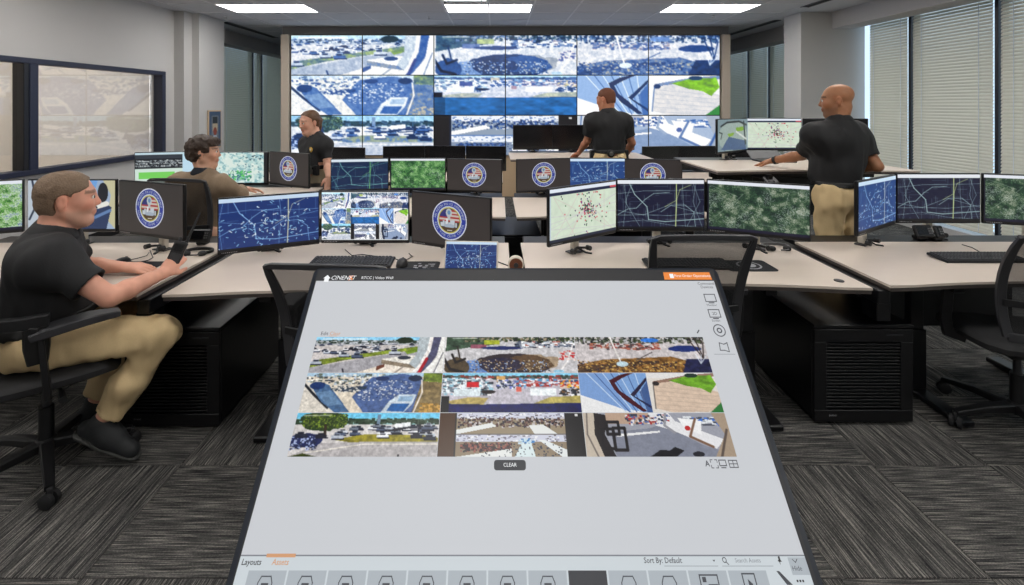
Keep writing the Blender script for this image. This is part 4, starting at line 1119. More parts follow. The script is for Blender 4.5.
# third row, blank screens
for (xl, yl, xr, yr, zt, dz, lab) in (
        (-2.20, 6.22, -1.67, 6.12, 1.02, Z1, 'blank third row monitor right beside the woman'),
        (-1.46, 6.20, -.945, 6.27, 1.03, Z1, 'leftmost of three blank third row monitors left of the centre gap'),
        (-.94, 6.27, -.41, 6.27, 1.03, Z1, 'middle one of three blank third row monitors left of the centre gap'),
        (-.40, 6.27, .11, 6.18, 1.03, Z1, 'rightmost of three blank third row monitors left of the centre gap'),
        (.235, 6.14, .70, 6.20, 1.305, .96, 'blank monitor on the raised third row desk, left one'),
        (.71, 6.20, 1.23, 6.20, 1.305, .96, 'blank monitor on the raised third row desk at the man\'s left elbow'),
        (1.24, 6.20, 1.72, 6.12, 1.305, .96, 'blank monitor on the raised third row desk hidden by the man'),
        (1.90, 6.18, 2.34, 6.26, 1.03, Z1, 'blank third row monitor left under the video wall\'s blue corner'),
        (2.35, 6.26, 2.88, 6.26, 1.03, Z1, 'blank third row monitor behind the raised desk'),
        (2.89, 6.26, 3.38, 6.15, 1.03, Z1, 'blank third row monitor beyond the bald man')):
    monitor('off', xl, yl, xr, yr, zt, dz, lab, G3, hi=False)

# ------------------------------------------------------------------ small things on the desks
def keyboard(x, y, z, rot, lab, w=.44, d=.13):
    t = thing('keyboard', lab, 'keyboard', (x, y, z), rot, 'keyboards on the front row desks')
    M = Matrix.Rotation(math.radians(4), 4, 'X')
    MB().box(-w / 2, w / 2, -d / 2, d / 2, .004, .018, b=.004, M=M).build('case', 'black_plastic', t)
    km = MB().box(-.0078, .0078, -.0078, .0078, 0, .006, b=.002).mesh('key', 'charcoal')
    n = int((w - .02) / .0188)
    for r_ in range(6):
        for k in range(n):
            if r_ == 0 and 3 < k < 9: continue
            x_ = -w / 2 + .019 + k * .0188; y_ = -d / 2 + .016 + r_ * .0196
            p_ = M @ Vector((x_, y_, .018)); link('key', km, t, p_, (math.radians(4), 0, 0))
    sp = MB().box(-.05, .05, -.0078, .0078, 0, .006, b=.002); p_ = M @ Vector((-w / 2 + .019 + 6 * .0188, -d / 2 + .016, .018)); sp.build('space_bar', 'charcoal', t, loc=p_)
    return t
def deskpt(px, py, z=Z1): 
    y = (CAMH - z) * FPX / (py - 105); return W(px, py, y)
p = deskpt(352, 264); keyboard(p.x, p.y, Z1, .0, 'black keyboard on the desk behind the left mesh chair')
p = deskpt(664, 266); keyboard(p.x + .12, p.y, Z1, 0, 'black keyboard seen through the mesh chair right of the touch screen')
p = deskpt(978, 259.5); keyboard(p.x, p.y, Z1, 0, 'long black keyboard on the desk at the right edge', w=.46)
def mousepad(px, py, lab, w=.24, d=.2, disc=False, pattern=False, rot=0):
    p = deskpt(px, py)
    t = thing('mouse_pad', lab, 'mouse pad', (p.x, p.y, Z1), rot, 'mouse pads')
    o = []
    for cx, cy, a0 in ((w / 2 - .02, d / 2 - .02, 0), (-w / 2 + .02, d / 2 - .02, 90), (-w / 2 + .02, -d / 2 + .02, 180), (w / 2 - .02, -d / 2 + .02, 270)):
        for k in range(4):
            a = math.radians(a0 + 30 * k); o.append((cx + .02 * math.cos(a), cy + .02 * math.sin(a)))
    MB().prism(o, .0005, .004).build('pad', 'pad_black', t)
    if disc:
        MB().lathe([(.062, .0041), (.062, .0045)], c=(.01, .0, 0), n=28).build('printed_ring', 'text_grey', t)
        MB().lathe([(.052, .0046), (.052, .005)], c=(.01, 0, 0), n=28).build('printed_disc', 'pad_black', t)
        MB().lathe([(.034, .0051), (.034, .0055)], c=(.01, 0, 0), n=24).build('printed_seal', 'text_grey', t)
    if pattern:
        r = random.Random(4); mb = MB()
        for i in range(26):
            x_, y_ = r.uniform(-.02, w / 2 - .025), r.uniform(-d / 2 + .02, d / 2 - .03); mb.box(x_ - .008, x_ + .008, y_ - .006, y_ + .006, .0041, .0046)
        mb.build('printed_pattern', 'text_grey', t)
    return t
def mouse(px, py, lab):
    p = deskpt(px, py); t = thing('computer_mouse', lab, 'mouse', (p.x, p.y, Z1 + .004))
    mb = MB(); rows = []
    n, k = 12, 7
    for i in range(k):
        u = i / (k - 1); z = .034 * math.sin(u * math.pi / 2); f = math.cos(u * math.pi / 2) ** .6 if i < k - 1 else .02
        rows += [(.031 * f * math.cos(2 * math.pi * j / n), .055 * f * math.sin(2 * math.pi * j / n) - .006 * u, z) for j in range(n)]
    mb.add(rows, [(i * n + j, i * n + (j + 1) % n, (i + 1) * n + (j + 1) % n, (i + 1) * n + j) for i in range(k - 1) for j in range(n)] + [tuple(range(n - 1, -1, -1)), tuple((k - 1) * n + j for j in range(n))])
    mb.build('shell', 'black_plastic', t, True)
    MB().lathe([(.007, -.004), (.007, .004)], M=Matrix.Rotation(math.pi / 2, 4, 'Y'), c=(0, .03, .026), n=12).build('wheel', 'charcoal', t)
    MB().sweep([(0, .05, .006), (.01, .09, .002), (.03, .14, .002), (.0, .2, .002)], .004, .003).build('cable', 'black_plastic', t)
    return t
mousepad(747, 266, 'black rounded mouse mat with a printed round seal on the right centre desk', .25, .17, True)
mousepad(418, 267, 'patterned mouse mat left of the small tablet', .22, .16, pattern=True)
mouse(402, 266, 'black mouse lying left of the patterned mat')
mousepad(134, 267, 'black mouse mat under the seated man\'s far hand', .25, .16)
mouse(122, 265, 'black mouse under the seated man\'s far hand')

# tablet propped on the desk
p = W(470, 270, 2.36)
t = thing('tablet', 'small propped tablet with a blue street map and pale rim beside the round webcam', 'tablet', (p.x, 2.38, Z1), math.radians(-4))
Mt = Matrix.Translation((0, 0, .006)) @ Matrix.Rotation(math.radians(-20), 4, 'X')
MB().box(-.135, .135, 0, .009, 0, .168, b=.003, M=Mt).build('shell', 'putty', t)
o = link('screen', screen_me('roads_blue', MWD - .012, MHT - .027, True), t); o.matrix_local = Mt @ Matrix.Translation((0, -.001, .085)) @ Matrix.Diagonal((.255 / .518, 1, .156 / .288, 1))
MB().sweep([(0, .03, .09), (0, .10, .004)], .09, .004).build('kickstand', 'mid_grey', t)
# round webcam
p = W(516, 268, 2.40)
t = thing('webcam', 'round table webcam with a brown grille on a pale stand at the centre gap', 'webcam', (p.x, 2.42, Z1))
R90 = Matrix.Rotation(math.pi / 2, 4, 'X')
MB().lathe([(.034, -.02), (.039, -.014), (.039, .012), (.035, .018)], M=R90, c=(0, 0, .055), n=28).build('rim', 'putty', t, True)
MB().lathe([(.033, .0), (.033, .003), (.030, .004)], M=R90, c=(0, -.0185, .055), n=28).build('grille', 'hair_short', t)
MB().lathe([(.012, 0), (.012, .004)], M=R90, c=(0, -.0225, .055), n=20).build('lens', 'charcoal', t)
for s_ in (-1, 1): MB().tube([(s_ * .03, 0, .04), (s_ * .038, .01, .0)], .006, 8).build('stand_leg', 'putty', t, True)
MB().box(-.045, .045, -.02, .03, 0, .006, b=.002).build('base', 'putty', t)

def phone(px, py, lab, w=.12):
    p = deskpt(px, py); t = thing('desk_phone', lab, 'phone', (p.x, p.y, Z1), .0, 'desk phones')
    M = Matrix.Translation((0, 0, .055)) @ Matrix.Rotation(math.radians(-25), 4, 'X')
    MB().box(-w / 2, w / 2, 0, .025, -.03, .045, b=.006, M=M).build('body', 'black_plastic', t)
    MB().box(-w / 2 + .01, w / 2 - .035, -.001, .001, -.015, .035, M=M).build('display', 'screen_off', t)
    bt = MB()
    for i in range(3):
        for k in range(2): bt.box(w / 2 - .03 + k * .012, w / 2 - .022 + k * .012, -.002, .0, -.01 + i * .014, -.002 + i * .014, M=M)
    bt.build('buttons', 'mid_grey', t)
    MB().box(-.03, .03, .01, .07, 0, .03, b=.008).build('stand', 'black_plastic', t)
    return t
phone(199, 246, 'black desk phone between the seal monitor and the blue map monitor', .12)
phone(925, 241, 'black desk phone under the dark road map monitor at right', .11)
phone(941, 241.5, 'second black desk phone under the dark road map monitor at right', .05)
def headset(px, py, lab, m='black_plastic'):
    p = deskpt(px, py); t = thing('headset', lab, 'headset', (p.x, p.y, Z1))
    pts = [(.075 * math.cos(math.radians(a)), .05 * math.sin(math.radians(a)), .012) for a in range(-60, 241, 20)]
    MB().sweep(pts, .012, .016).build('headband', m, t, True)
    for s_ in (-1, 1):
        MB().lathe([(.018, 0), (.022, .006), (.022, .016), (.014, .022)], c=(s_ * .045, -.045, .001), n=16).build('ear_cushion', 'black_soft', t, True)
    MB().tube([(.06, -.05, .012), (.03, -.075, .012), (-.01, -.08, .012)], .004, 8).build('microphone_boom', m, t, True)
    return t
headset(199, 253, 'black headset lying beside the desk phone at left')
headset(775, 248, 'grey headset lying under the satellite picture monitor', 'mid_grey')
def cable(pts, lab, r=.0025):
    tag(MB().tube(pts, r, 6).build('cable', 'black_plastic', None, True), lab, 'cable', 'loose cables on the desks')
cable([deskpt(*q) + Vector((0, 0, .003)) for q in ((345, 250), (352, 256), (362, 255), (378, 257), (392, 258), (402, 262))], 'thin black cable running to the patterned mouse mat')
cable([deskpt(*q) + Vector((0, 0, .003)) for q in ((150, 251), (153, 258), (148, 261), (136, 263), (126, 264))], 'thin black cable curling towards the seated man\'s mouse')
cable([deskpt(*q) + Vector((0, 0, .003)) for q in ((962, 245), (972, 248), (979, 252), (985, 255))], 'thin black cable behind the long keyboard')
cable([deskpt(*q) + Vector((0, 0, .003)) for q in ((497, 262), (505, 265), (512, 268), (520, 270))], 'thin black cable beside the round webcam')
# laptop and hand-held device on the raised desk, device under its edge
p = W(775, 158, 4.3)
t = thing('laptop', 'half open laptop on the raised desk below the dot map', 'laptop', (2.50, 4.36, 1.05), 0)
MB().box(-.15, .15, -.1, .1, .0, .014, b=.003).build('base', 'charcoal', t)
MB().box(-.15, .15, 0, .008, 0, .12, b=.003, M=Matrix.Translation((0, .1, .016)) @ Matrix.Rotation(math.radians(-55), 4, 'X')).build('lid', 'mid_grey', t)
t = thing('desk_controller', 'black lit height controller hanging under the raised desk edge', 'controller', (2.115, 3.72, 1.0), 0)
MB().box(-.05, .05, -.03, .05, -.035, -.02, b=.004, M=Matrix.Rotation(math.radians(25), 4, 'X')).build('body', 'black_plastic', t)
MB().box(-.03, .02, -.02, .02, -.019, -.018, M=Matrix.Rotation(math.radians(25), 4, 'X')).build('display', 'screen_off', t)
MB().box(-.02, .02, .02, .06, -.035, .018).build('bracket', 'black_metal', t)

# framed picture on the left column
t = thing('framed_picture', 'narrow framed picture with a blue border hanging on the left column', 'picture', (-4.352, 7.42, .9), 0)
MB().box(0, .02, -.17, .17, 0, .58, b=.004).build('frame', 'wood_tan', t)
pp = Pic(34, 58, C(70, 92, 120)); pp.rect(.2, .12, .8, .95, C(120, 130, 140)); pp.rect(.3, .15, .7, .35, C(40, 50, 56)); pp.rect(.3, .35, .7, .55, C(190, 176, 150)); pp.ell(.5, .56, .14, .12, C(140, 66, 50)); pp.rect(.35, .68, .65, .95, C(190, 200, 214)); pp.rect(.2, .68, .32, .95, C(60, 70, 84)); pp.grain(.1)
o = link('print', picture_mesh('print', pp.img(), .30, .54, 'print'), t, (.0215, 0, .29), (0, 0, math.pi / 2))

# ------------------------------------------------------------------ slanted touch screen
ZT, DROP = 1.53, CAMH - (CAMH - 163 * 1.53 / 483)
XC = .0585; DW = 1.271; DH = .76
tdp = thing('touch_display', 'large slanted touch screen with a white control page in the foreground', 'touch screen', (XC, ZT, 0))
TOPZ = CAMH - DROP
MD = Matrix.Translation((0, 0, TOPZ)) @ Matrix.Rotation(math.radians(45), 4, 'X')
def place(o, z=0.0, x=0.0, s=0.0):
    o.matrix_local = MD @ Matrix.Translation((x, -s, z)); return o
rr = []
for cx, cy, a0 in ((DW / 2 - .02, -.02, 0), (-DW / 2 + .02, -.02, 90), (-DW / 2 + .02, -DH + .02, 180), (DW / 2 - .02, -DH + .02, 270)):
    for k in range(6):
        a = math.radians(a0 + 18 * k); rr.append((cx + .02 * math.cos(a), cy + .02 * math.sin(a)))
place(MB().prism(rr, -.05, -.001).build('housing', 'bezel_blue', tdp))
scr = place(MB().box(-DW / 2 + .012, DW / 2 - .012, -DH + .012, -.006, -.001, .0003).build('screen', 'ui_black', tdp))
sl_ = Matrix.Rotation(math.radians(45), 4, 'X')
st = MB().box(-.09, .09, -.36, -.24, .03, .60, b=.01).build('stand_column', 'black_metal', tdp)
MB().box(-.36, .36, -.50, .0, .002, .03, b=.008).build('stand_base', 'black_metal', tdp)
o = MB().box(-.25, .25, -.52, -.26, -.085, -.051, b=.005).build('stand_head', 'black_metal', tdp); place(o)
hd = MB().sweep([Vector((DW / 2 - .035, -.155, -.055)), Vector((DW / 2 - .035, -.33, -.055))], .03, .03, b=.5); o = place(hd.build('side_grip', 'putty', tdp)); 
def LP(px, py):
    r_ = (py - 105) / FPX; sp = (ZT * r_ - DROP) / (1 + r_)
    return ((px - 497) * (ZT - sp) / FPX - XC, sp * math.sqrt(2))
def ui(name, build, m, z): return build.build(name, m, scr, loc=(0, 0, z), fix=True)
def uibox(name, x0, s0, x1, s1, m, z): return MB().box(x0, x1, -s1, -s0, 0, .0004).build(name, m, scr, loc=(0, 0, z))
def uitext(name, body, px, py, h, m, align='LEFT', shear=0, z=.0028, bold=0.0):
    x, s_ = LP(px, py); return link(name, text_mesh(name, body, h, m, align, shear, bold), scr, (x, -s_, z))
xl_, xr_ = -DW / 2 + .016, DW / 2 - .021
s_top = LP(500, 281)[1]; s_bar = LP(500, 555.5)[1]
uibox('control_page', xl_, s_top, xr_, s_bar, 'ui_white', .0006)
uibox('asset_bar', xl_, s_bar, xr_, DH - .02, 'ui_bar', .0006)
uibox('divider', xl_, s_bar - .0012, xr_, s_bar + .0012, 'ui_line', .0012)
x0, s0 = LP(267, 555); x1, _ = LP(296, 555); uibox('tab_underline', x0, s_bar - .003, x1, s_bar + .003, 'ui_orange_text', .0018)
# feeds
fx0, fx1, fs0, fs1 = -.515 - XC, .588 - XC, .209, .490
cw, rh = (fx1 - fx0) / 6, (fs1 - fs0) / 3
lay = [('street', 0, 2, 0), ('lot_tree', 2, 2, 0), ('lot_pole', 4, 2, 0), ('truck', 0, 2, 1), ('trucks', 2, 2, 1), ('awning', 4, 1, 1), ('plaza', 5, 1, 1), ('parking', 0, 2, 2), ('crowd', 2, 2, 2), ('atrium', 4, 2, 2)]
for nme, c0, cn, rw in lay:
    im = FEEDS[nme]; im = np.clip((im - .5) * 1.05 + .48, 0, 1)
    o = link('video_feed', picture_mesh('video_feed', im, cw * cn - .0012, rh - .0012, gain=.95), scr, (fx0 + cw * (c0 + cn / 2), -(fs0 + rh * (rw + .5)), .0016), (-math.pi / 2, 0, 0))
# header lettering
x, s_ = LP(327, 278.5); hm = MB().prism([(-.011, 0), (0, .011), (.011, 0), (.007, 0), (.007, -.011), (-.007, -.011), (-.007, 0)], 0, .0004); hm.build('home_icon', 'ui_paper', scr, loc=(x, -s_, .0012))
uitext('title', 'CINENET', 331, 278.3, .0185, 'ui_paper', shear=.25); x, s_ = LP(351, 278); 
MB().prism([(-.007, -.008), (-.003, -.008), (.007, .008), (.003, .008)], 0, .0004).prism([(-.007, .004), (-.004, .008), (.007, -.004), (.004, -.008)], .0005, .0008).build('title_mark', 'ui_orange', scr, loc=(x, -s_, .0012))
uitext('breadcrumb', 'RTCC | Video Wall', 361.5, 278.3, .0125, 'ui_paper')
a = LP(663, 272.5); b_ = LP(664.5, 279.8); c_ = LP(712, 279.8); d_ = LP(709, 272.5)
MB().prism([(a[0], -a[1]), (b_[0], -b_[1]), (c_[0], -c_[1]), (d_[0], -d_[1])], 0, .0004).build('orange_tab', 'ui_orange', scr, loc=(0, 0, .0010))
uitext('tab_text', 'First Order Operations', 674, 276.3, .0118, 'ui_paper'); x, s_ = LP(671.5, 276.2); uibox('tab_icon', x - .006, s_ - .007, x + .006, s_ + .007, 'ui_paper', .0016)
uitext('section_link', 'Edit', 321, 334, .014, 'ui_ink'); uitext('section_link', 'Clear', 330, 334, .014, 'ui_orange_text'); x, s_ = LP(333, 336); uibox('section_underline', x - .012, s_, x + .012, s_ + .001, 'ui_orange_text', .0014)
uitext('tool_heading', 'Command', 705.5, 284, .012, 'ui_ink', 'CENTER'); uitext('tool_heading', 'Devices', 706.5, 287.5, .012, 'ui_ink', 'CENTER')
def outline(pts, wd, m, name, x, s_, closed=True):
    mb = MB(); q = pts + ([pts[0]] if closed else [])
    for (ax, ay), (bx, by) in zip(q[:-1], q[1:]):
        d = Vector((bx - ax, by - ay, 0)); n = Vector((-d.y, d.x, 0)).normalized() * wd / 2; e = d.normalized() * wd / 2
        A, B = Vector((ax, ay, 0)) - e, Vector((bx, by, 0)) + e
        mb.quad(A - n, B - n, B + n, A + n)
    return mb.build(name, m, scr, loc=(x, -s_, .0022), fix=False)
for px, py, lb in ((710, 298.5, 'Monitor'), (714.3, 314, 'Screen')):
    x, s_ = LP(px, py); outline([(-.016, -.010), (.016, -.010), (.016, .012), (-.016, .012)], .0025, 'ui_ink', 'monitor_icon', x, s_); outline([(-.007, -.014), (.007, -.014)], .003, 'ui_ink', 'monitor_icon_foot', x, s_, False); uitext('tool_caption', lb, px + 1.5, py + 7, .009, 'ui_ink', 'CENTER')
uitext('tool_digits', '2D', 714.3, 314, .012, 'ui_ink', 'CENTER')
x, s_ = LP(719.2, 330.7); outline([(.016 * math.cos(t_ * math.pi / 12), .016 * math.sin(t_ * math.pi / 12)) for t_ in range(24)], .0025, 'ui_ink', 'dial_icon', x, s_); outline([(.006 * math.cos(t_ * math.pi / 6), .006 * math.sin(t_ * math.pi / 6)) for t_ in range(12)], .003, 'ui_ink', 'dial_centre', x, s_)
x, s_ = LP(723.5, 347.5); outline([(-.012, -.008), (-.009, .012), (.003, .008), (.013, .012), (.012, -.012), (0, -.008)], .0022, 'ui_ink', 'shape_icon', x, s_)
x0, s_ = LP(714, 354.2); x1, _ = LP(735, 354.2); uibox('tool_divider', x0, s_, x1, s_ + .001, 'ui_line', .0012)
x, s_ = LP(698, 332); outline([(-.003, -.003), (.003, .004)], .003, 'ui_ink', 'expand_icon', x, s_, False)
# clear button and small tools
x0, s0 = LP(494, 460); x1, s1 = LP(526, 470.5); bw, bh = (x1 - x0) / 2, (s1 - s0) / 2; pr_ = []
for cx, cy, a0 in ((bw - .006, bh - .006, 0), (-bw + .006, bh - .006, 90), (-bw + .006, -bh + .006, 180), (bw - .006, -bh + .006, 270)):
    for k in range(4):
        a = math.radians(a0 + 30 * k); pr_.append((cx + .006 * math.cos(a), cy + .006 * math.sin(a)))
MB().prism(pr_, 0, .0005).build('clear_button', 'ui_dark', scr, loc=((x0 + x1) / 2, -(s0 + s1) / 2, .0012)); uitext('button_text', 'CLEAR', 510, 465.2, .011, 'ui_paper', 'CENTER')
uitext('tool_letter', 'A', 707, 464, .016, 'ui_ink', 'CENTER', bold=.02)
x, s_ = LP(714, 464)
for sx in (-1, 1):
    for sy in (-1, 1): outline([(sx * .008, sy * .003), (sx * .008, sy * .008), (sx * .003, sy * .008)], .0016, 'ui_ink', 'frame_icon', x, s_, False)
x, s_ = LP(722.5, 463.8); outline([(-.008, -.004), (.008, -.004), (.008, .007), (-.008, .007)], .002, 'ui_ink', 'screen_icon', x, s_); outline([(-.005, -.008), (.005, -.008)], .002, 'ui_ink', 'screen_icon_foot', x, s_, False)
x, s_ = LP(733, 464); outline([(-.010, -.007), (.010, -.007), (.010, .007), (-.010, .007)], .0018, 'ui_ink', 'grid_icon', x, s_); outline([(-.010, 0), (.010, 0)], .0016, 'ui_ink', 'grid_icon_line', x, s_, False); outline([(0, -.007), (0, .007)], .0016, 'ui_ink', 'grid_icon_line', x, s_, False)
# bottom bar
uitext('tab_name', 'Layouts', 242, 562.3, .0138, 'ui_black', shear=.1, bold=.012); uitext('tab_name', 'Assets', 272.5, 562.3, .0138, 'ui_orange_text', shear=.1, bold=.012)
uitext('sort_text', 'Sort By: Default', 643.5, 560.6, .0128, 'ui_ink', bold=.008); uitext('search_text', 'Search Assets', 734.5, 560.6, .0100, 'ui_line')
x0, s_ = LP(664, 565.8); x1, _ = LP(718, 565.8); uibox('sort_rule', x0, s_, x1, s_ + .0008, 'ui_line', .0012); x0, _ = LP(722, 565.8); x1, _ = LP(773, 565.8); uibox('search_rule', x0, s_, x1, s_ + .0008, 'ui_line', .0012)
x, s_ = LP(713.7, 560.5); MB().prism([(-.0028, .001), (.0028, .001), (0, -.0022)], 0, .0003).build('sort_arrow', 'ui_ink', scr, loc=(x, -s_, .0012))
x, s_ = LP(724, 560); outline([(.004 * math.cos(t_ * math.pi / 5), .004 * math.sin(t_ * math.pi / 5)) for t_ in range(10)], .0014, 'ui_ink', 'search_icon', x, s_); outline([(.003, -.003), (.007, -.007)], .0016, 'ui_ink', 'search_icon_handle', x, s_, False)
x, s_ = LP(779, 560.5); MB().prism([(-.004, -.001), (-.001, .001), (-.001, .006), (.003, .007), (.003, .001), (.005, -.002), (.001, -.002), (0, -.007), (-.001, -.002)], 0, .0003).build('pin_icon', 'ui_black', scr, loc=(x, -s_, .0012))
x0, s0 = LP(785, 556.5); x1, s1 = LP(806, 575); uibox('hide_panel', x0 + .004, s_bar + .003, xr_, s1, 'ui_tile', .0011).data; uitext('hide_text', 'Hide', 796.5, 568.5, .011, 'ui_ink', 'CENTER'); x, s_ = LP(794.5, 560.6); outline([(-.005, .002), (0, -.003), (.005, .002)], .0014, 'ui_ink', 'hide_chevron', x, s_, False)
x, s_ = LP(800, 581)
for k in (-1, 0, 1): MB().box(-.0018, .0018, -.0018, .0018, 0, .0003).build('menu_dot', 'ui_black', scr, loc=(x + k * .006, -s_, .0016))
st0 = LP(500, 570.5)[1]; pitch = .0860; xa = LP(408, 577)[0]
for k in range(-4, 9):
    xx0 = xa + k * pitch; xx1 = xx0 + pitch - .004; dark = k == 4
    if xx1 > xr_ - .045: break
    uibox('asset_tile', xx0, st0, xx1, DH - .03, 'ui_dark' if dark else 'ui_tile', .0011)
    xm, sm = (xx0 + xx1) / 2, st0 + .021
    if dark:
        for q in range(4): uibox('asset_caption', xm - .022 + q * .011, st0 + .026, xm - .014 + q * .011, st0 + .030, 'ui_black', .0016)
        continue
    if k < 7:
        outline([(-.015, -.012), (.015, -.012), (.015, .002), (.010, .012), (-.010, .012), (-.015, .002)], .0020, 'ui_ink', 'port_icon', xm, sm); outline([(-.006, 0), (.006, 0)] if k < 4 else [(-.008, -.004), (.008, -.004)], .0035, 'ui_ink', 'port_icon_slot', xm, sm, False)
    elif k == 7:
        outline([(-.019, -.022), (.019, -.022), (.019, .014), (-.019, .014)], .0024, 'ui_ink', 'layout_icon', xm, sm); uibox('layout_block', xm - .014, sm - .011, xm - .006, sm - .003, 'ui_ink', .0018); uibox('layout_block', xm - .003, sm, xm + .017, sm + .009, 'ui_ink', .0018)
    else:
        outline([(-.013, -.022), (.013, -.022), (.013, .016), (-.013, .016)], .0024, 'ui_ink', 'media_icon', xm, sm); MB().prism([(-.003, -.008), (.006, 0), (-.003, .008)], 0, .0003).build('play_mark', 'ui_ink', scr, loc=(xm, -sm, .0018))
a = LP(776, 571); b_ = LP(787, 585); MB().prism([(a[0], -a[1]), (b_[0], -b_[1]), (b_[0] + .012, -b_[1]), (a[0] + .006, -a[1])], 0, .0003).build('edit_bar', 'ui_ink', scr, loc=(0, 0, .0014))
# ------------------------------------------------------------------ mesh task chairs
def chair(x, y, facing, lab, base_rot=0.0, top=.97, seat_z=.46, recline=.14, wtop=.235, wbot=.185):
    """facing: direction the sitter looks (angle of +y in the chair's own frame)"""
    t = thing('task_chair', lab, 'chair', (x, y, 0), facing - math.pi / 2, 'black mesh task chairs')
    # base
    MB().lathe([(.036, .07), (.042, .075), (.042, .115), (.03, .125)], n=18).build('base_hub', 'black_plastic', t, True)
    for k in range(5):
        a = base_rot + k * 2 * math.pi / 5; c, s_ = math.cos(a), math.sin(a)
        leg = MB().sweep([(c * .02, s_ * .02, .098), (c * .16, s_ * .16, .092), (c * .30, s_ * .30, .072)], [.05, .042, .032], [.045, .034, .022]).build('leg', 'black_plastic', t, True)
        cs = MB(); Mx = Matrix.Translation((c * .30, s_ * .30, .029)) @ Matrix.Rotation(a + .8, 4, 'Z') @ Matrix.Rotation(math.pi / 2, 4, 'X')
        cs.lathe([(.020, -.027), (.028, -.022), (.028, -.006), (.012, -.005), (.012, .005), (.028, .006), (.028, .022), (.020, .027)], M=Mx, n=18)
        cs.box(c * .30 - .010, c * .30 + .010, s_ * .30 - .010, s_ * .30 + .010, .035, .075, b=.003)
        cs.build('castor', 'black_soft', leg, True)
    MB().tube([(0, 0, .11), (0, 0, .26)], .027, 14).build('column_sleeve', 'black_plastic', t, True)
    MB().tube([(0, 0, .24), (0, 0, seat_z - .07)], .016, 12).build('gas_lift', 'charcoal', t, True)
    MB().box(-.11, .11, -.12, .10, seat_z - .09, seat_z - .045, b=.015).build('tilt_mechanism', 'black_plastic', t)
    MB().tube([(.10, .04, seat_z - .07), (.22, .06, seat_z - .08)], .008, 8).tube([(.20, .058, seat_z - .08), (.25, .064, seat_z - .083)], .014, 8).build('tilt_lever', 'black_plastic', t, True)
    # seat: rounded cushion
    mb = MB(); n, kk = 28, 5; rows = []
    for (f, z) in ((.90, -.045), (1.0, -.03), (1.0, -.008), (.95, .004), (.80, .010), (.02, .006)):
        for j in range(n):
            a = 2 * math.pi * j / n; ca, sa = math.cos(a), math.sin(a); q = (abs(ca) ** 4 + abs(sa) ** 4) ** -.25
            yy = sa * q * .235 * f; z2 = z - (max(0, yy - .16) * .35)
            rows.append((ca * q * .245 * f, yy + .02, seat_z + z2))
    k = 6
    mb.add(rows, [(i * n + j, i * n + (j + 1) % n, (i + 1) * n + (j + 1) % n, (i + 1) * n + j) for i in range(k - 1) for j in range(n)] + [tuple(range(n - 1, -1, -1)), tuple((k - 1) * n + j for j in range(n))])
    mb.build('seat', 'black_soft', t, True)
    # back: outline frame, woven mesh, support
    z0 = seat_z + .06
    def bp(u, v):      # u -1..1 across, v 0..1 up
        wv = wbot + (wtop - wbot) * (v ** .8); z = z0 + (top - z0) * v + (.012 * (1 - u * u)) * v - (.0 if v < .98 else 0)
        yy = -.215 - .03 * math.sin(v * math.pi) * -1 - recline * v * v - .035 * (1 - u * u)
        return Vector((u * wv, yy, z))
    loop = [bp(-1, v / 10) for v in range(0, 10)] + [bp(-.985, .992)] + [bp(u / 8, 1.0) for u in range(-7, 8)] + [bp(.985, .992)] + [bp(1, v / 10) for v in range(9, -1, -1)] + [bp(u / 6, 0) for u in range(5, -7, -1)]
    wd = [.038] * 8 + [.034, .030] + [.022] * 17 + [.030, .034] + [.038] * 8 + [.04] * 12
    MB().sweep(loop, wd[:len(loop)], .018, up=(0, 1, 0)).build('back_frame', 'charcoal', t, True)
    nu, nv = 12, 14
    g = MB(); g.add([bp(-1 + 2 * i / nu, j / nv) for j in range(nv + 1) for i in range(nu + 1)], [(j * (nu + 1) + i, j * (nu + 1) + i + 1, (j + 1) * (nu + 1) + i + 1, (j + 1) * (nu + 1) + i) for j in range(nv) for i in range(nu)])
    g.build('back_mesh', 'chair_mesh', t, True, fix=False)
    MB().sweep([bp(-1, .32) + Vector((0, -.012, 0)), bp(0, .30) + Vector((0, -.03, 0)), bp(1, .32) + Vector((0, -.012, 0))], .01, .03).build('lumbar_bar', 'black_plastic', t, True)
    MB().sweep([(0, -.08, seat_z - .06), (0, -.22, seat_z - .04), (0, -.285, seat_z + .04), bp(0, .12) + Vector((0, -.02, 0))], [.03, .03, .024, .02], .07, up=(1, 0, 0)).build('back_support', 'black_plastic', t, True)
    for s_ in (-1, 1):
        ar = MB().sweep([(s_ * .20, .02, seat_z - .05), (s_ * .275, .02, seat_z - .03), (s_ * .29, .015, seat_z + .04), (s_ * .285, -.0, seat_z + .205)], [.06, .055, .05, .045], [.02, .024, .022, .02], up=(0, 1, 0)).build('arm', 'black_plastic', t, True)
        MB().sweep([(s_ * .285, -.03, seat_z + .208), (s_ * .285, .0, seat_z + .218), (s_ * .275, .14, seat_z + .232), (s_ * .26, .24, seat_z + .226)], [.06, .085, .085, .06], [.026, .036, .034, .024]).build('arm_pad', 'mid_grey' if False else 'charcoal', ar, True)
    return t
FD = math.atan2(.64, .77)
chair(-1.95, 2.09, FD, 'black task chair under the seated man at the left', base_rot=math.radians(5), top=.98, wtop=.22)
chair(-.64, 2.14, math.radians(86), 'empty black mesh chair half hidden by the touch screen\'s left edge', .3, top=.94, wtop=.235, wbot=.17, recline=.08)
chair(.875, 2.32, math.radians(90), 'empty black mesh chair half hidden by the touch screen\'s right edge', .3, top=1.0, wtop=.215, wbot=.155, recline=.07)
chair(2.52, 2.34, math.radians(78), 'empty black mesh chair cut off by the right picture edge', math.radians(192), top=1.0)
chair(-2.25, 3.72, math.radians(82), 'black mesh chair of the person in the brown jacket', .2, top=1.02, wtop=.225, recline=.06)

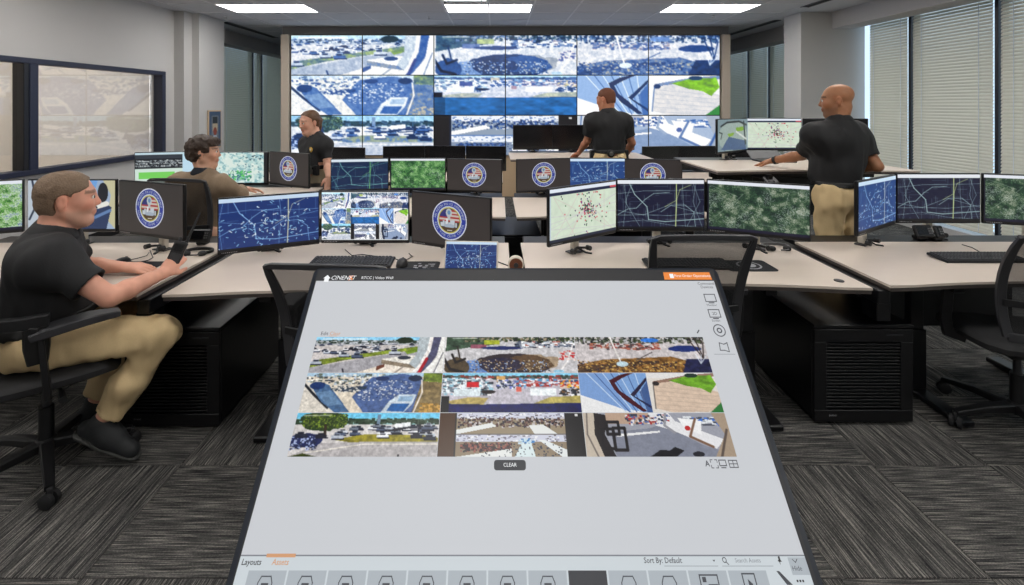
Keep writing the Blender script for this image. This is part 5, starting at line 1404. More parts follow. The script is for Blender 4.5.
# ------------------------------------------------------------------ people: smooth unions of tapered limbs, meshed as one surface
def noise3(P, scale, seed):
    r = np.random.default_rng(seed); g = r.random((24, 24, 24)).astype(np.float32); q = P * scale + 100.0
    i = np.floor(q).astype(int); f = q - i; f = f * f * (3 - 2 * f); out = 0
    for dx in (0, 1):
        for dy in (0, 1):
            for dz in (0, 1):
                w_ = (f[..., 0] if dx else 1 - f[..., 0]) * (f[..., 1] if dy else 1 - f[..., 1]) * (f[..., 2] if dz else 1 - f[..., 2])
                out = out + w_ * g[(i[..., 0] + dx) % 24, (i[..., 1] + dy) % 24, (i[..., 2] + dz) % 24]
    return out - .5
class SDF:
    def __init__(s, lo, hi, h):
        s.lo = np.array(lo, float); s.h = h; s.n = (np.ceil((np.array(hi) - s.lo) / h)).astype(int) + 1
        s.f = np.full(s.n, .5, np.float32)
    def sub(s, lo, hi, pad):
        a = np.clip(np.floor((np.minimum(lo, hi) - pad - s.lo) / s.h).astype(int), 0, s.n - 1); b = np.clip(np.ceil((np.maximum(lo, hi) + pad - s.lo) / s.h).astype(int) + 1, 1, s.n)
        sl = tuple(slice(a[k], b[k]) for k in range(3))
        ax = [s.lo[k] + s.h * np.arange(a[k], b[k]) for k in range(3)]
        return sl, np.stack(np.meshgrid(*ax, indexing='ij'), -1)
    def merge(s, sl, d, k, op='add'):
        a = s.f[sl]
        if op == 'add':
            if k <= 0: s.f[sl] = np.minimum(a, d); return
            h = np.clip(.5 + .5 * (a - d) / k, 0, 1); s.f[sl] = a * (1 - h) + d * h - k * h * (1 - h)
        else:
            d = -d
            if k <= 0: s.f[sl] = np.maximum(a, d); return
            h = np.clip(.5 - .5 * (a - d) / k, 0, 1); s.f[sl] = a * (1 - h) + d * h + k * h * (1 - h)
    def cap(s, a, b, ra, rb, k=.02, flat=None, op='add'):
        a, b = np.array(a, float), np.array(b, float); R = max(ra, rb)
        sl, P = s.sub(np.minimum(a, b), np.maximum(a, b), R + k + 2 * s.h)
        if min(P.shape) == 0: return
        d = b - a; L = d @ d + 1e-12; q = P - a; t = np.clip((q @ d) / L, 0, 1); v = q - t[..., None] * d
        if flat is not None:      # flat = (direction, factor): squash across a direction
            n_, fc = np.array(flat[0], float), flat[1]; n_ = n_ / np.linalg.norm(n_); c = v @ n_; v = v + (c * (1 / fc - 1))[..., None] * n_
        s.merge(sl, np.linalg.norm(v, axis=-1) - (ra + (rb - ra) * t), k, op)
    def chain(s, pts, rs, k=.02, flat=None):
        for i in range(len(pts) - 1): s.cap(pts[i], pts[i + 1], rs[i], rs[i + 1], k, flat)
    def ell(s, c, r, R=None, k=.02, op='add'):
        c, r = np.array(c, float), np.array(r, float)
        sl, P = s.sub(c - r.max(), c + r.max(), k + 2 * s.h); q = P - c
        if R is not None: q = q @ np.array(R, float)
        k0 = np.linalg.norm(q / r, axis=-1); k1 = np.linalg.norm(q / (r * r), axis=-1) + 1e-9
        s.merge(sl, k0 * (k0 - 1) / k1, k, op)
    def cut(s, p, n, lo=None, hi=None):
        """remove what lies on the side n points to (optionally only inside a box)"""
        p, n = np.array(p, float), np.array(n, float); n = n / np.linalg.norm(n)
        sl, P = s.sub(np.array(lo if lo is not None else s.lo), np.array(hi if hi is not None else s.lo + s.h * s.n), 0)
        s.f[sl] = np.maximum(s.f[sl], (P - p) @ n)
    def func(s, fn):
        sl, P = s.sub(s.lo, s.lo + s.h * s.n, 0); s.f[sl] = fn(s.f[sl], P)
    def wrinkle(s, amp, scale, seed, aniso=(1, 1, 1)):
        m = np.abs(s.f) < .05; idx = np.argwhere(m); P = s.lo + s.h * idx
        s.f[m] += (amp * 2 * noise3(P * np.array(aniso), scale, seed)).astype(np.float32)
    def nets(s):
        f = s.f; sg = f < 0; n = np.array(f.shape)
        def cn(i, j, k): return (slice(i, n[0] - 1 + i), slice(j, n[1] - 1 + j), slice(k, n[2] - 1 + k))
        cnt = sum(sg[cn(i, j, k)].astype(np.int8) for i in (0, 1) for j in (0, 1) for k in (0, 1))
        act = (cnt > 0) & (cnt < 8); cells = np.argwhere(act); idx = np.full(act.shape, -1, np.int32); idx[act] = np.arange(len(cells))
        acc = np.zeros((len(cells), 3)); num = np.zeros(len(cells))
        corner = {}
        for i in (0, 1):
            for j in (0, 1):
                for k in (0, 1): corner[(i, j, k)] = f[cells[:, 0] + i, cells[:, 1] + j, cells[:, 2] + k]
        for a in corner:
            for ax in range(3):
                if a[ax] == 0:
                    b = list(a); b[ax] = 1; b = tuple(b); fa, fb = corner[a], corner[b]; m = (fa < 0) != (fb < 0)
                    t = np.where(m, fa / np.where(m, fa - fb, 1), 0); p = np.tile(np.array(a, float), (len(cells), 1)); p[:, ax] += t
                    acc[m] += p[m]; num[m] += 1
        v = s.lo + s.h * (cells + acc / num[:, None]); quads = []
        for ax in range(3):
            u, w_ = (ax + 1) % 3, (ax + 2) % 3
            A = [slice(None)] * 3; B = [slice(None)] * 3; A[ax] = slice(0, -1); B[ax] = slice(1, None)
            sa, sb_ = sg[tuple(A)], sg[tuple(B)]; e = np.argwhere(sa != sb_)
            e = e[(e[:, u] > 0) & (e[:, w_] > 0) & (e[:, u] < n[u] - 1) & (e[:, w_] < n[w_] - 1)]
            fl = sa[e[:, 0], e[:, 1], e[:, 2]]
            def g(du, dw):
                q = e.copy(); q[:, u] += du; q[:, w_] += dw; return idx[q[:, 0], q[:, 1], q[:, 2]]
            Q = np.stack([g(-1, -1), g(0, -1), g(0, 0), g(-1, 0)], 1); Q[~fl] = Q[~fl][:, ::-1]; quads.append(Q)
        return v, np.concatenate(quads)
def smooth_mesh(v, q, it=2, lam=.5):
    n = len(v); e = np.concatenate([q[:, [0, 1]], q[:, [1, 2]], q[:, [2, 3]], q[:, [3, 0]]]); e = np.concatenate([e, e[:, ::-1]])
    deg = np.bincount(e[:, 0], minlength=n)[:, None] + 1e-9
    for i in range(it):
        a = np.stack([np.bincount(e[:, 0], weights=v[e[:, 1], k], minlength=n) for k in range(3)], 1); v = v + lam * (a / deg - v)
    return v
def sdf_obj(name, S, m, parent, base, it=2, colfn=None):
    v, q = S.nets(); v = smooth_mesh(v, q, it)
    cols = colfn(v) if colfn else None
    return link(name, np_mesh(name, v - np.array(base), q, m, cols), parent)
def nrm(v): v = np.array(v, float); return v / np.linalg.norm(v)
def frame(fwd, up=(0, 0, 1)):
    f = nrm(fwd); l = nrm(np.cross(up, f)); u = np.cross(f, l); return np.stack([f, l, u], 1)      # columns: forward, left, up
def head_sdf(S, c, R, k=1.0, female=False, grow=0.0):
    c = np.array(c, float)
    def T(x, y, z): return c + R @ (np.array([x, y, z]) * k)
    def E(p, r, kk, op='add'): S.ell(T(*p), np.array(r) * k + grow, R, kk * k, op)
    E((-.014, 0, .042), (.097, .076, .080), .02); E((.027, 0, -.030), (.067, .060, .088), .035)
    E((.064, 0, -.100), (.026, .028, .022), .03)
    for s_ in (-1, 1):
        S.cap(T(-.012, s_ * .053, -.050), T(.055, s_ * .022, -.100), .021 * k, .018 * k, .03 * k); E((.060, s_ * .040, -.018), (.026, .022, .024), .03)
        E((-.014, s_ * .079, -.002), (.020, .011, .033), .006); E((-.009, s_ * .092, .004), (.012, .009, .020), .004, 'sub'); E((-.016, s_ * .075, -.032), (.010, .008, .010), .008)
        E((.100, s_ * .032, .010), (.015, .018, .010), .010, 'sub'); E((.099, s_ * .011, -.025), (.009, .008, .007), .008)
    S.cap(T(.077, -.034, .030), T(.077, .034, .030), .014 * k, .014 * k, .02 * k)
    S.cap(T(.088, 0, .020), T(.105, 0, -.021), .007 * k, .011 * k, .014 * k)
    E((.090, 0, -.054), (.011, .024, .006), .008); E((.088, 0, -.067), (.011, .020, .007), .008)
    return T
def hand_sdf(S, w, d, n, curl, side, size=1.0, thumb=.7, spread=.012):
    """w wrist, d pointing direction, n back-of-hand normal; side +1 thumb on the d x n side"""
    w, d, n = np.array(w, float), nrm(d), np.array(n, float); n = nrm(n - d * (n @ d)); x = np.cross(d, n) * side
    s = size; S.cap(w, w + d * .045 * s, .024 * s, .030 * s, .015, (n, .62))
    for i, o in enumerate((.026, .009, -.009, -.026)):
        S.cap(w + d * .03 * s + x * o * .6 * s, w + d * .088 * s + x * o * s, .015 * s, .0115 * s, .012)
        ln = (.040, .045, .042, .032)[i] * s; p = w + d * .088 * s + x * (o * s + (1.5 - i) * spread * .2); ang = curl * .5
        for j, f in enumerate((1.0, .65, .5)):
            dr = d * math.cos(ang) - n * math.sin(ang); q = p + dr * ln * f; r0 = (.0100, .0090, .0082)[j] * s; S.cap(p, q, r0, r0 * .92, .004); p = q; ang += curl * .75
    p = w + d * .02 * s + x * .022 * s; dr = nrm(d * .75 + x * .7 - n * .25 * thumb); q = p + dr * .042 * s; S.cap(p, q, .015 * s, .012 * s, .012); dr = nrm(d * .95 + x * .25 - n * .4 * thumb); S.cap(q, q + dr * .05 * s, .0112 * s, .009 * s, .006)
def limb_frame(a, b): return nrm(np.array(b, float) - np.array(a, float))

def person(lab, J, skin, hair, shirt='shirt_black', pants='khaki', h=.0075, scale=1.0, female=False, sleeves=.62, bulk=1.0, shoes=True, seated=False, long_sleeve=False, stubble=None, hairfn=None, hair_m='hair_short', belly=0.0, hands=None, collar_m=None):
    for k_ in J: J[k_] = np.array(J[k_], float) if not isinstance(J[k_], str) else J[k_]
    pel, che, nek, hed = J['pelvis'], J['chest'], J['neck'], J['head']
    allp = np.array([J[k_] for k_ in ('pelvis', 'chest', 'neck', 'head', 'shl', 'shr', 'ell', 'elr', 'wrl', 'wrr', 'hil', 'hir', 'knl', 'knr', 'anl', 'anr')])
    lo, hi = allp.min(0) - .24, allp.max(0) + .24
    base = np.array([pel[0], pel[1], 0.0]); t = thing('person', lab, 'person', base)
    Rh = frame(J['look']); Rt = frame(J['front']); fwd, lef = Rt[:, 0], Rt[:, 1]
    b = bulk
    # ---- body, one surface
    S = SDF(lo, hi, h)
    def torso(S, g):
        S.ell(che + fwd * .0, (.105 * b + g, .150 * b + g, .17 + g), Rt, .06)
        mid = pel * .5 + che * .5; S.ell(mid + fwd * (.01 + belly), ((.112 + belly) * b + g, .140 * b + g, .17 + g), Rt, .08); S.ell(pel, (.115 * b + g, .155 * b + g, .11 + g), Rt, .06)
        for s_, sh in ((1, J['shl']), (-1, J['shr'])): (S.cap(che + (nek - che) * .30 + lef * s_ * .05, sh - (nek - che) * .05, .072 + g, .052 * b + g, .06), S.cap(nek - nrm(nek - che) * .035 + lef * s_ * .03, sh, .040 + g, .044 * b + g, .06))
        S.cap(che + (nek - che) * .35 - fwd * .012 + lef * (.08 if female else .12), che + (nek - che) * .35 - fwd * .012 - lef * (.08 if female else .12), .078 + g, .078 + g, .09)
        up = nrm(nek - che); S.cap(nek - up * .06 - fwd * .01, nek - up * .005, .085 + g * .5, .062 + g * .5, .05)
    torso(S, -.004)
    ua, fa = .044 * b ** .5, .036
    for s_, a in ((1, 'l'), (-1, 'r')):
        sh, el, wr = J['sh' + a], J['el' + a], J['wr' + a]
        S.cap(sh, el, .050 * b ** .5, .039, .03); m = el + (wr - el) * .3; S.cap(el, m, .038, .040, .015); S.cap(m, wr, .040, .026, .015)
        hi_, kn, an = J['hi' + a], J['kn' + a], J['an' + a]
        S.cap(hi_, kn, .078, .054, .04); m = kn + (an - kn) * .3; S.cap(kn, m, .052, .054, .02); S.cap(m, an, .054, .036, .02)
        ft = nrm(J['ft' + a]); fu = nrm(J.get('fu' + a, (0, 0, 1.))); S.cap(an, an + ft * .07 - fu * .045, .033, .020, .02)
        if hands and a in hands: hd = hands[a]; hand_sdf(S, wr, hd['d'], hd['n'], hd['curl'], hd['side'], hd.get('size', 1.0) * scale, hd.get('thumb', .7))
    T = head_sdf(S, hed, Rh, scale); S.cap(T(-.040, 0, -.045), nek, .050 * b ** .3 * scale, .059 * b ** .3, .022)
    sk = np.array(lin(np.array(skin) / 255)); lipc = sk * np.array([.95, .62, .6]); ruddy = sk * np.array([1.08, .80, .74])
    def colfn(v):
        c = np.tile(sk, (len(v), 1)); q = ((v - hed) @ Rh) / scale; c *= (1 + .12 * noise3(v, 60, 3))[:, None]
        def mixin(m, col): 
            nonlocal c; m = np.clip(m, 0, 1)[:, None]; c = c * (1 - m) + np.array(col) * m
        inh = (np.abs(q) < .16).all(1)
        ck = np.exp(-(((q[:, 0] - .07) / .03) ** 2 + ((np.abs(q[:, 1]) - .045) / .025) ** 2 + ((q[:, 2] + .02) / .03) ** 2)); mixin(ck * .6 * inh, ruddy); mixin(np.exp(-(((q[:, 0] - .112) / .018) ** 2 + (q[:, 1] / .018) ** 2 + ((q[:, 2] + .018) / .018) ** 2)) * .5 * inh, ruddy)
        mixin((inh & (np.abs(q[:, 2] + .060) < .011) & (np.abs(q[:, 1]) < .026) & (q[:, 0] > .078)) * .75, lipc)
        brow = inh & (np.abs(q[:, 2] - .034) < .0075) & (np.abs(np.abs(q[:, 1]) - .034) < .024) & (q[:, 0] > .06); mixin(brow * (.4 if female else .7), np.array(MATS[hair_m].node_tree.nodes['Vector Math'].inputs[0].default_value) * .8)
        ear = inh & (np.abs(q[:, 1]) > .07) & (np.abs(q[:, 2]) < .04); mixin(ear * .35, ruddy); mixin((inh & (np.abs(q[:, 1]) > .070) & (np.abs(q[:, 1]) < .083) & (np.hypot(q[:, 0] + .009, (q[:, 2] - .003) * .6) < .010)) * .5, sk * np.array([.5, .34, .3]))
        lid = inh & (np.abs(q[:, 2] - .012) < .009) & (np.abs(np.abs(q[:, 1]) - .031) < .017) & (q[:, 0] > .07); mixin(lid * (.25 if female else .5), sk * np.array([.42, .33, .3]))
        if stubble is not None: mixin(np.clip((-.035 - q[:, 2]) / .02, 0, 1) * np.clip((q[:, 0] + .02) / .03, 0, 1) * inh * (q[:, 2] > -.125) * (q[:, 0] > .0) * .4, lin(np.array(stubble) / 255))
        return c
    sdf_obj('body', S, 'skin', t, base, 1, colfn)
    for s_ in (-1, 1):
        e = MB(); M = Matrix([list(Rh[i]) + [0] for i in range(3)] + [[0, 0, 0, 1]])
        cpos = Vector(T(.0815, s_ * .031, .009)) - Vector(base)
        e.lathe([(.001, -.0118), (.007, -.0095), (.011, -.004), (.0118, 0), (.011, .004), (.007, .0095), (.001, .0118)], n=12, M=Matrix.Scale(scale, 4), c=cpos); eo = e.build('eye', 'eye_white', t, True)
        ic = MB(); ic.lathe([(.0068, .0094), (.0068, .0112), (.004, .0124), (.0005, .0128)], n=12, M=Matrix.Scale(scale, 4) @ M @ Matrix.Rotation(math.pi / 2, 4, 'Y'), c=cpos); ic.build('iris', 'iris', eo, True)
    # ---- shirt
    S = SDF(lo, hi, h); torso(S, .012)
    ends = []
    for a in 'lr':
        sh, el, wr = J['sh' + a], J['el' + a], J['wr' + a]
        if long_sleeve:
            S.cap(sh, el, .060 * b ** .5, .055, .05); S.cap(el, el + (wr - el) * .95, .056, .042, .03)
        else:
            e = sh + (el - sh) * sleeves; S.cap(sh, sh + (el - sh) * (sleeves + .2), .060 * b ** .5 * (.82 if female else 1), .066 * b ** .5 * (.84 if female else 1), .045 if female else .085)
    S.wrinkle(.011 if not seated else .013, 9, 5, (1, 1, .55)); S.wrinkle(.007, 24, 6, (1, 1, .45))
    hem = J.get('hem', pel + np.array([0, 0, .06])); hn = J.get('hemn', np.array([0, 0, -1.])); S.cut(hem, hn)
    for a in 'lr':
        sh, el, wr = J['sh' + a], J['el' + a], J['wr' + a]
        d = limb_frame(sh, el) if not long_sleeve else limb_frame(el, wr); c0 = sh + (el - sh) * sleeves if not long_sleeve else el + (wr - el) * .92
        # cut only near the sleeve end
        m_ = .085 * b if not long_sleeve else .06
        sl, P = S.sub(c0 - .16, c0 + .16, 0); q = P - c0; ax = q @ d; rad = np.linalg.norm(q - ax[..., None] * d, axis=-1)
        near = (rad < m_ + .01) & (ax < .16); S.f[sl] = np.where(near, np.maximum(S.f[sl], ax), S.f[sl])
        # hollow the cuff so that it reads as cloth around the arm
        cv = np.maximum(rad - (.053 * b ** .5 if not long_sleeve else .034), -(ax + .02)); S.f[sl] = np.where(near, np.maximum(S.f[sl], -cv), S.f[sl])
    upn = nrm(hed - nek); neckcut = nek + upn * .005
    S.cap(nek + upn * .012 + fwd * .012, nek + upn * .2 + fwd * .02, .062, .062, 0, None, 'sub')
    sh_o = sdf_obj('shirt' if not long_sleeve else 'jacket', S, shirt, t, base, 1)
    # collar: an open turned down band around the neck
    S = SDF(nek - .16, nek + .16, .005); cen = nek + upn * .003 - fwd * .004
    for i in range(26):
        a0 = math.radians(-160 + 320 * i / 26 + 180); a1 = math.radians(-160 + 320 * (i + 1) / 26 + 180)
        def cp(a, r, z): return cen + fwd * (math.cos(a) * r * 1.05 + .006) + lef * math.sin(a) * r + upn * (z - .030 * max(0, math.cos(a)) + .012 * max(0, -math.cos(a)))
        S.cap(cp(a0, .066, .022), cp(a1, .066, .022), .0075, .0075, .004); S.cap(cp(a0, .076, -.002), cp(a1, .076, -.002), .010, .010, .012); S.cap(cp(a0, .071, .010), cp(a1, .071, .010), .009, .009, .008); S.cap(cp(a0, .080, -.016), cp(a1, .080, -.016), .012, .012, .012)
    for s_ in (-1, 1):
        a = math.radians(20) * s_; S.cap(cp(a, .073, .0), cp(a, .086, -.035), .008, .006, .01)
    sdf_obj('collar', S, collar_m or shirt, sh_o, base, 1)
    # ---- trousers
    S = SDF(lo, hi, h)
    S.ell(pel, (.125 * b, .165 * b, .125), Rt, .05)
    for a in 'lr':
        hi_, kn, an = J['hi' + a], J['kn' + a], J['an' + a]
        S.cap(hi_, kn, .095 * b ** .5, .076, .05); m = kn + (an - kn) * .5; S.cap(kn, m, .074, .068, .03); e = kn + (an - kn) * (1.0 if not seated else .93); S.cap(m, e, .068, .056, .03)
    S.wrinkle(.014, 12, 8); S.wrinkle(.009, 27, 9, (1, 1, .6))
    bh = J.get('belt', hem); S.cut(bh, -np.array(hn))
    for a in 'lr':
        kn, an = J['kn' + a], J['an' + a]; d = limb_frame(kn, an); c0 = kn + (an - kn) * (.98 if not seated else .88)
        sl, P = S.sub(c0 - .12, c0 + .12, 0); q = P - c0; ax = q @ d; rad = np.linalg.norm(q - ax[..., None] * d, axis=-1); near = rad < .085
        S.f[sl] = np.where(near, np.maximum(S.f[sl], ax), S.f[sl]); cv = np.maximum(rad - .042, -(ax + .03)); S.f[sl] = np.where(near, np.maximum(S.f[sl], -cv), S.f[sl])
    sdf_obj('trousers', S, pants, t, base, 1)
    # ---- belt
    S = SDF(pel - .3, pel + .32, .008); torso(S, .017); S.ell(pel, (.131 * b, .170 * b, .125), Rt, .03); n_ = np.array(hn, float); S.cut(np.array(hem) + n_ * .020, n_); S.cut(np.array(hem) - n_ * .018, -n_)
    sdf_obj('belt', S, 'leather_black', t, base, 1)
    # ---- shoes
    if shoes:
        for a in 'lr':
            an, ft = J['an' + a], nrm(J['ft' + a]); up = np.array(J.get('fu' + a, (0, 0, 1.)), float); up = nrm(up - ft * (up @ ft)); sd = np.cross(up, ft)
            S = SDF(an - .26, an + .30, .006); hl = an - up * .075 - ft * .05
            S.cap(hl + up * .030, hl + ft * .10 + up * .036, .036, .042, .02, (sd, .95)); S.cap(hl + ft * .10 + up * .034, hl + ft * .22 + up * .024, .042, .034, .03); S.cap(an + up * .004, hl + ft * .13 + up * .048, .046, .036, .03); S.cut(hl + up * .004, -up)
            so = sdf_obj('shoe', S, 'shoe', t, base, 1)
            lc = MB()
            for q_ in range(4):
                c_ = hl + ft * (.085 + .026 * q_) + up * (.094 - .012 * q_) - base; lc.tube([c_ - sd * .026 - up * .006, c_ + up * .004, c_ + sd * .026 - up * .006], .0035, 6)
            lc.build('laces', 'charcoal', so, True)
            S2 = SDF(an - .26, an + .30, .006); S2.cap(hl + up * .006, hl + ft * .10 + up * .006, .043, .046, .01, (up, .45)); S2.cap(hl + ft * .10 + up * .006, hl + ft * .23 + up * .010, .046, .038, .01, (up, .45)); S2.cut(hl + up * .014, up); sdf_obj('sole', S2, 'sole', so, base, 1)
    # ---- hair
    if hairfn:
        S = SDF(hed - .22, hed + .22, .0055); hairfn(S, T, Rh, scale, hed); sdf_obj('hair', S, hair_m, t, base, 1)
    return t, base, T
def cap_hair(thick=.007, front=.080, low=-.055, side=.012, amp=.003, nape=-.06, temple=.030):
    def fn(S, T, R, k, hed):
        S.ell(T(-.014, 0, .042), (np.array((.097, .076, .080)) + thick) * k, R, 0); S.ell(T(-.032, 0, -.010), np.array((.076 + thick * .6, .067 + thick * .6, .078)) * k, R, .02)
        S.wrinkle(amp, 60, 4)
        def mask(f, P):
            q = ((P - hed) @ R) / k; x, y, z = q[..., 0], np.abs(q[..., 1]), q[..., 2]
            xl = np.where(z > .055, front, np.where(z > .01, temple + (front - temple) * np.clip((z - .03) / .025, 0, 1), np.where(z > -.025, np.where(y > .05, temple - .018, temple), -.035)))
            ear = .031 - np.sqrt(((x + .008) / 1.0) ** 2 + ((z + .012) / 1.35) ** 2) - 9 * (y < .03)
            xl = xl + .012 * noise3(P, 55, 12)
            return np.maximum(np.maximum(np.maximum(f, (x - xl) * .7), nape - z + .014 * noise3(P, 45, 13)), ear)
        S.func(mask)
    return fn
A_ = np.array
def ins(p, q, u): return tuple(A_(p, float) + (A_(q, float) - A_(p, float)) * u)
# ------------------------------------------------------------------ the seated man at the left
d3 = A_((.77, .64, 0.)); l3 = A_((-.64, .77, 0.)); u3 = A_((0, 0, 1.))
pel = A_((-1.97, 2.075, .575))
J = dict(pelvis=pel, chest=(-1.955, 2.09, .845), neck=(-1.928, 2.108, 1.015), head=(-1.893, 2.131, 1.143), look=(.80, .60, -.02), front=(.80, .60, 0),
         shl=(-2.045, 2.235, .935), shr=(-1.815, 1.965, .925), ell=(-2.06, 2.42, .755), elr=(-1.60, 1.995, .765), wrl=(-1.875, 2.42, .748), wrr=(-1.53, 2.215, .790),
         hil=pel + l3 * .09 + A_((0, 0, -.01)), hir=pel - l3 * .09 + A_((0, 0, -.01)), knl=(-1.79, 2.37, .53), knr=(-1.535, 2.20, .515), anl=(-1.94, 2.33, .115), anr=(-1.735, 2.115, .165),
         ftl=d3, ftr=nrm((.93, -.05, -.36)), fur=(.36, 0, .93), hem=pel + A_((0, 0, .075)), hemn=(0.1, 0.08, -1.0))
man, mb_, mT = person('man in a black polo shirt and khaki trousers seated at the left holding a radio', J, (224, 164, 140), None, h=.0065, bulk=1.12, sleeves=.66, seated=True, belly=.025, stubble=(186, 158, 140), hair_m='hair_grey',
       hairfn=cap_hair(.006, .072, amp=.003, nape=-.058, temple=.022),
       hands={'r': dict(d=(.06, .62, .30), n=(.55, -.65, .35), curl=.95, side=1, thumb=1.0), 'l': dict(d=(.92, .1, -.12), n=(-.1, -.2, 1), curl=.45, side=-1)})
# holster with pistol grip on his near hip
hp = A_(W(37, 341, 1.87)) - mb_
ho = MB().sweep([hp + A_((-.005, 0, .055)), hp + A_((.0, 0, -.02)), hp + A_((.004, .0, -.085))], [.075, .078, .06], [.045, .045, .036], up=(.6, -.8, 0)).build('holster', 'leather_black', man, True)
MB().sweep([hp + A_((.03, .02, .075)), hp + A_((-.04, -.03, .078)), hp + A_((-.105, -.075, .088))], [.032, .032, .034], [.05, .045, .05], up=(0, 0, 1)).build('pistol_grip', 'black_plastic', ho, True)
MB().box(hp[0] - .03, hp[0] + .03, hp[1] - .028, hp[1] - .02, hp[2] + .035, hp[2] + .06, b=.003).build('holster_strap', 'black_plastic', ho)
# radio held in his near hand
rp = A_(W(177, 253, 2.29)); rt = thing('handheld_radio', 'black handheld radio with a long antenna in the seated man\'s hand', 'radio', rp)
Mr = Matrix.Rotation(math.radians(-20), 4, 'X') @ Matrix.Rotation(math.radians(14), 4, 'Y') @ Matrix.Rotation(math.radians(25), 4, 'Z')
MB().box(-.028, .028, -.018, .018, -.075, .055, b=.007, M=Mr).build('body', 'black_plastic', rt)
MB().box(-.022, .022, -.0195, -.018, -.055, -.0, M=Mr).build('speaker_grille', 'charcoal', rt)
MB().box(-.018, .018, -.0195, -.018, .012, .040, M=Mr).build('display', 'screen_off', rt)
MB().tube([Mr @ Vector((.018, .004, .05)), Mr @ Vector((.018, .004, .085)), Mr @ Vector((.018, .004, .20))], [.008, .007, .004], 10).build('antenna', 'black_plastic', rt, True)
MB().tube([Mr @ Vector((-.012, 0, .055)), Mr @ Vector((-.012, 0, .072))], .008, 10).build('knob', 'charcoal', rt, True)

# ------------------------------------------------------------------ person in the brown jacket, from behind
pel = A_((-2.27, 3.72, .565)); f2 = nrm((.25, .97, 0)); l2 = A_((-f2[1], f2[0], 0))
J = dict(pelvis=pel, chest=(-2.265, 3.76, .83), neck=(-2.285, 3.775, 1.035), head=(-2.295, 3.79, 1.185), look=(.93, .36, .0), front=tuple(f2),
         shl=(-2.475, 3.73, .955), shr=(-2.085, 3.66, .955), ell=(-2.55, 3.90, .84), elr=(-2.02, 3.80, .855), wrl=(-2.40, 4.08, .85), wrr=(-2.13, 4.03, .862),
         hil=pel + l2 * .09, hir=pel - l2 * .09, knl=pel + f2 * .42 + l2 * .13 + A_((0, 0, -.07)), knr=pel + f2 * .42 - l2 * .13 + A_((0, 0, -.07)), anl=pel + f2 * .40 + l2 * .13 + A_((0, 0, -.47)), anr=pel + f2 * .40 - l2 * .13 + A_((0, 0, -.47)), ftl=f2, ftr=f2, hem=pel + A_((0, 0, -.02)))
def shaggy(S, T, R, k, hed):
    S.ell(T(-.018, 0, .048), np.array((.112, .094, .094)), R, 0); S.ell(T(-.045, 0, -.005), np.array((.080, .082, .075)), R, .03); S.ell(T(.045, 0, .085), np.array((.06, .07, .04)), R, .03)
    S.wrinkle(.010, 30, 4); S.wrinkle(.005, 70, 5)
    def mask(f, P):
        q = (P - hed) @ R; x, y, z = q[..., 0], np.abs(q[..., 1]), q[..., 2]; xl = np.where(z > .05, .115, np.where(z > .0, .045, np.where(y > .06, -.005, .0))); return np.maximum(np.maximum(f, (x - xl) * .7), -.072 - z)
    S.func(mask)
person('dark haired person in a brown jacket seated with their back turned, hand on desk', J, (212, 164, 138), None, shirt='tweed', pants='collar_dark', h=.008, seated=True, long_sleeve=True, hair_m='hair_dark', hairfn=shaggy, collar_m='collar_dark',
       hands={'r': dict(d=(.62, .6, -.12), n=(0, 0, 1), curl=.35, side=1), 'l': dict(d=(.3, .9, -.1), n=(0, 0, 1), curl=.3, side=-1)})

# ------------------------------------------------------------------ standing woman
yv = 4.90; fw = nrm((-.55, -.84, 0)); lw = A_((-fw[1], fw[0], 0))
cx = W(316, 0, yv)[0]; pel = A_((cx, yv, .86))
J = dict(pelvis=pel, chest=(cx, yv, 1.085), neck=(cx - .008, yv, 1.243), head=(W(310, 0, yv)[0] - .0, yv - .02, 1.380), look=(-.60, -.78, -.16), front=tuple(fw),
         shl=tuple(A_((cx, yv, 1.165)) + lw * .155), shr=tuple(A_((cx, yv, 1.165)) - lw * .155), ell=tuple(A_((cx, yv, .97)) + lw * .215 + fw * .02), elr=tuple(A_((cx, yv, .98)) - lw * .21 + fw * .0),
         wrl=(W(327, 0, 4.56)[0], 4.60, .875), wrr=tuple(A_((cx, yv, .82)) - lw * .18 + fw * .14), hil=pel + lw * .09, hir=pel - lw * .09, knl=pel + lw * .09 + A_((0, 0, -.42)), knr=pel - lw * .09 + A_((0, 0, -.42)), anl=pel + lw * .10 + A_((0, 0, -.78)), anr=pel - lw * .10 + A_((0, 0, -.78)), ftl=fw, ftr=fw, hem=pel + A_((0, 0, .085)))
def pony(S, T, R, k, hed):
    S.ell(T(-.018, 0, .044), np.array((.102, .083, .086)), R, 0); S.ell(T(-.050, 0, .0), np.array((.066, .070, .075)), R, .03); S.ell(T(-.105, 0, .005), np.array((.036, .04, .045)), R, .02); S.cap(T(-.115, 0, .0), T(-.10, 0, -.12), .034, .016, .02); S.wrinkle(.004, 50, 4)
    def mask(f, P):
        q = (P - hed) @ R; x, y, z = q[..., 0], np.abs(q[..., 1]), q[..., 2]; xl = np.where(z > .085, .066, np.where(z > .0, .008 + .05 * np.clip((z - .04) / .045, 0, 1), np.where(y > .03, -.035, -.04))); return np.maximum(f, (x - xl) * .7)
    S.func(mask)
wo, wb, wT = person('woman with tied back hair in a black polo shirt standing by the left screens', J, (220, 168, 144), None, pants='khaki_pale', h=.0075, female=True, bulk=.98, sleeves=.80, hair_m='hair_brown', hairfn=pony, scale=.97, belly=.02,
       hands={'l': dict(d=(.12, -.45, -.75), n=(.3, -.6, .5), curl=.35, side=1), 'r': dict(d=(-.2, -.5, -.5), n=(-.4, -.6, .5), curl=.5, side=-1)})
bd = A_((cx, yv, 1.12)) + lw * .085 + fw * .120 - wb
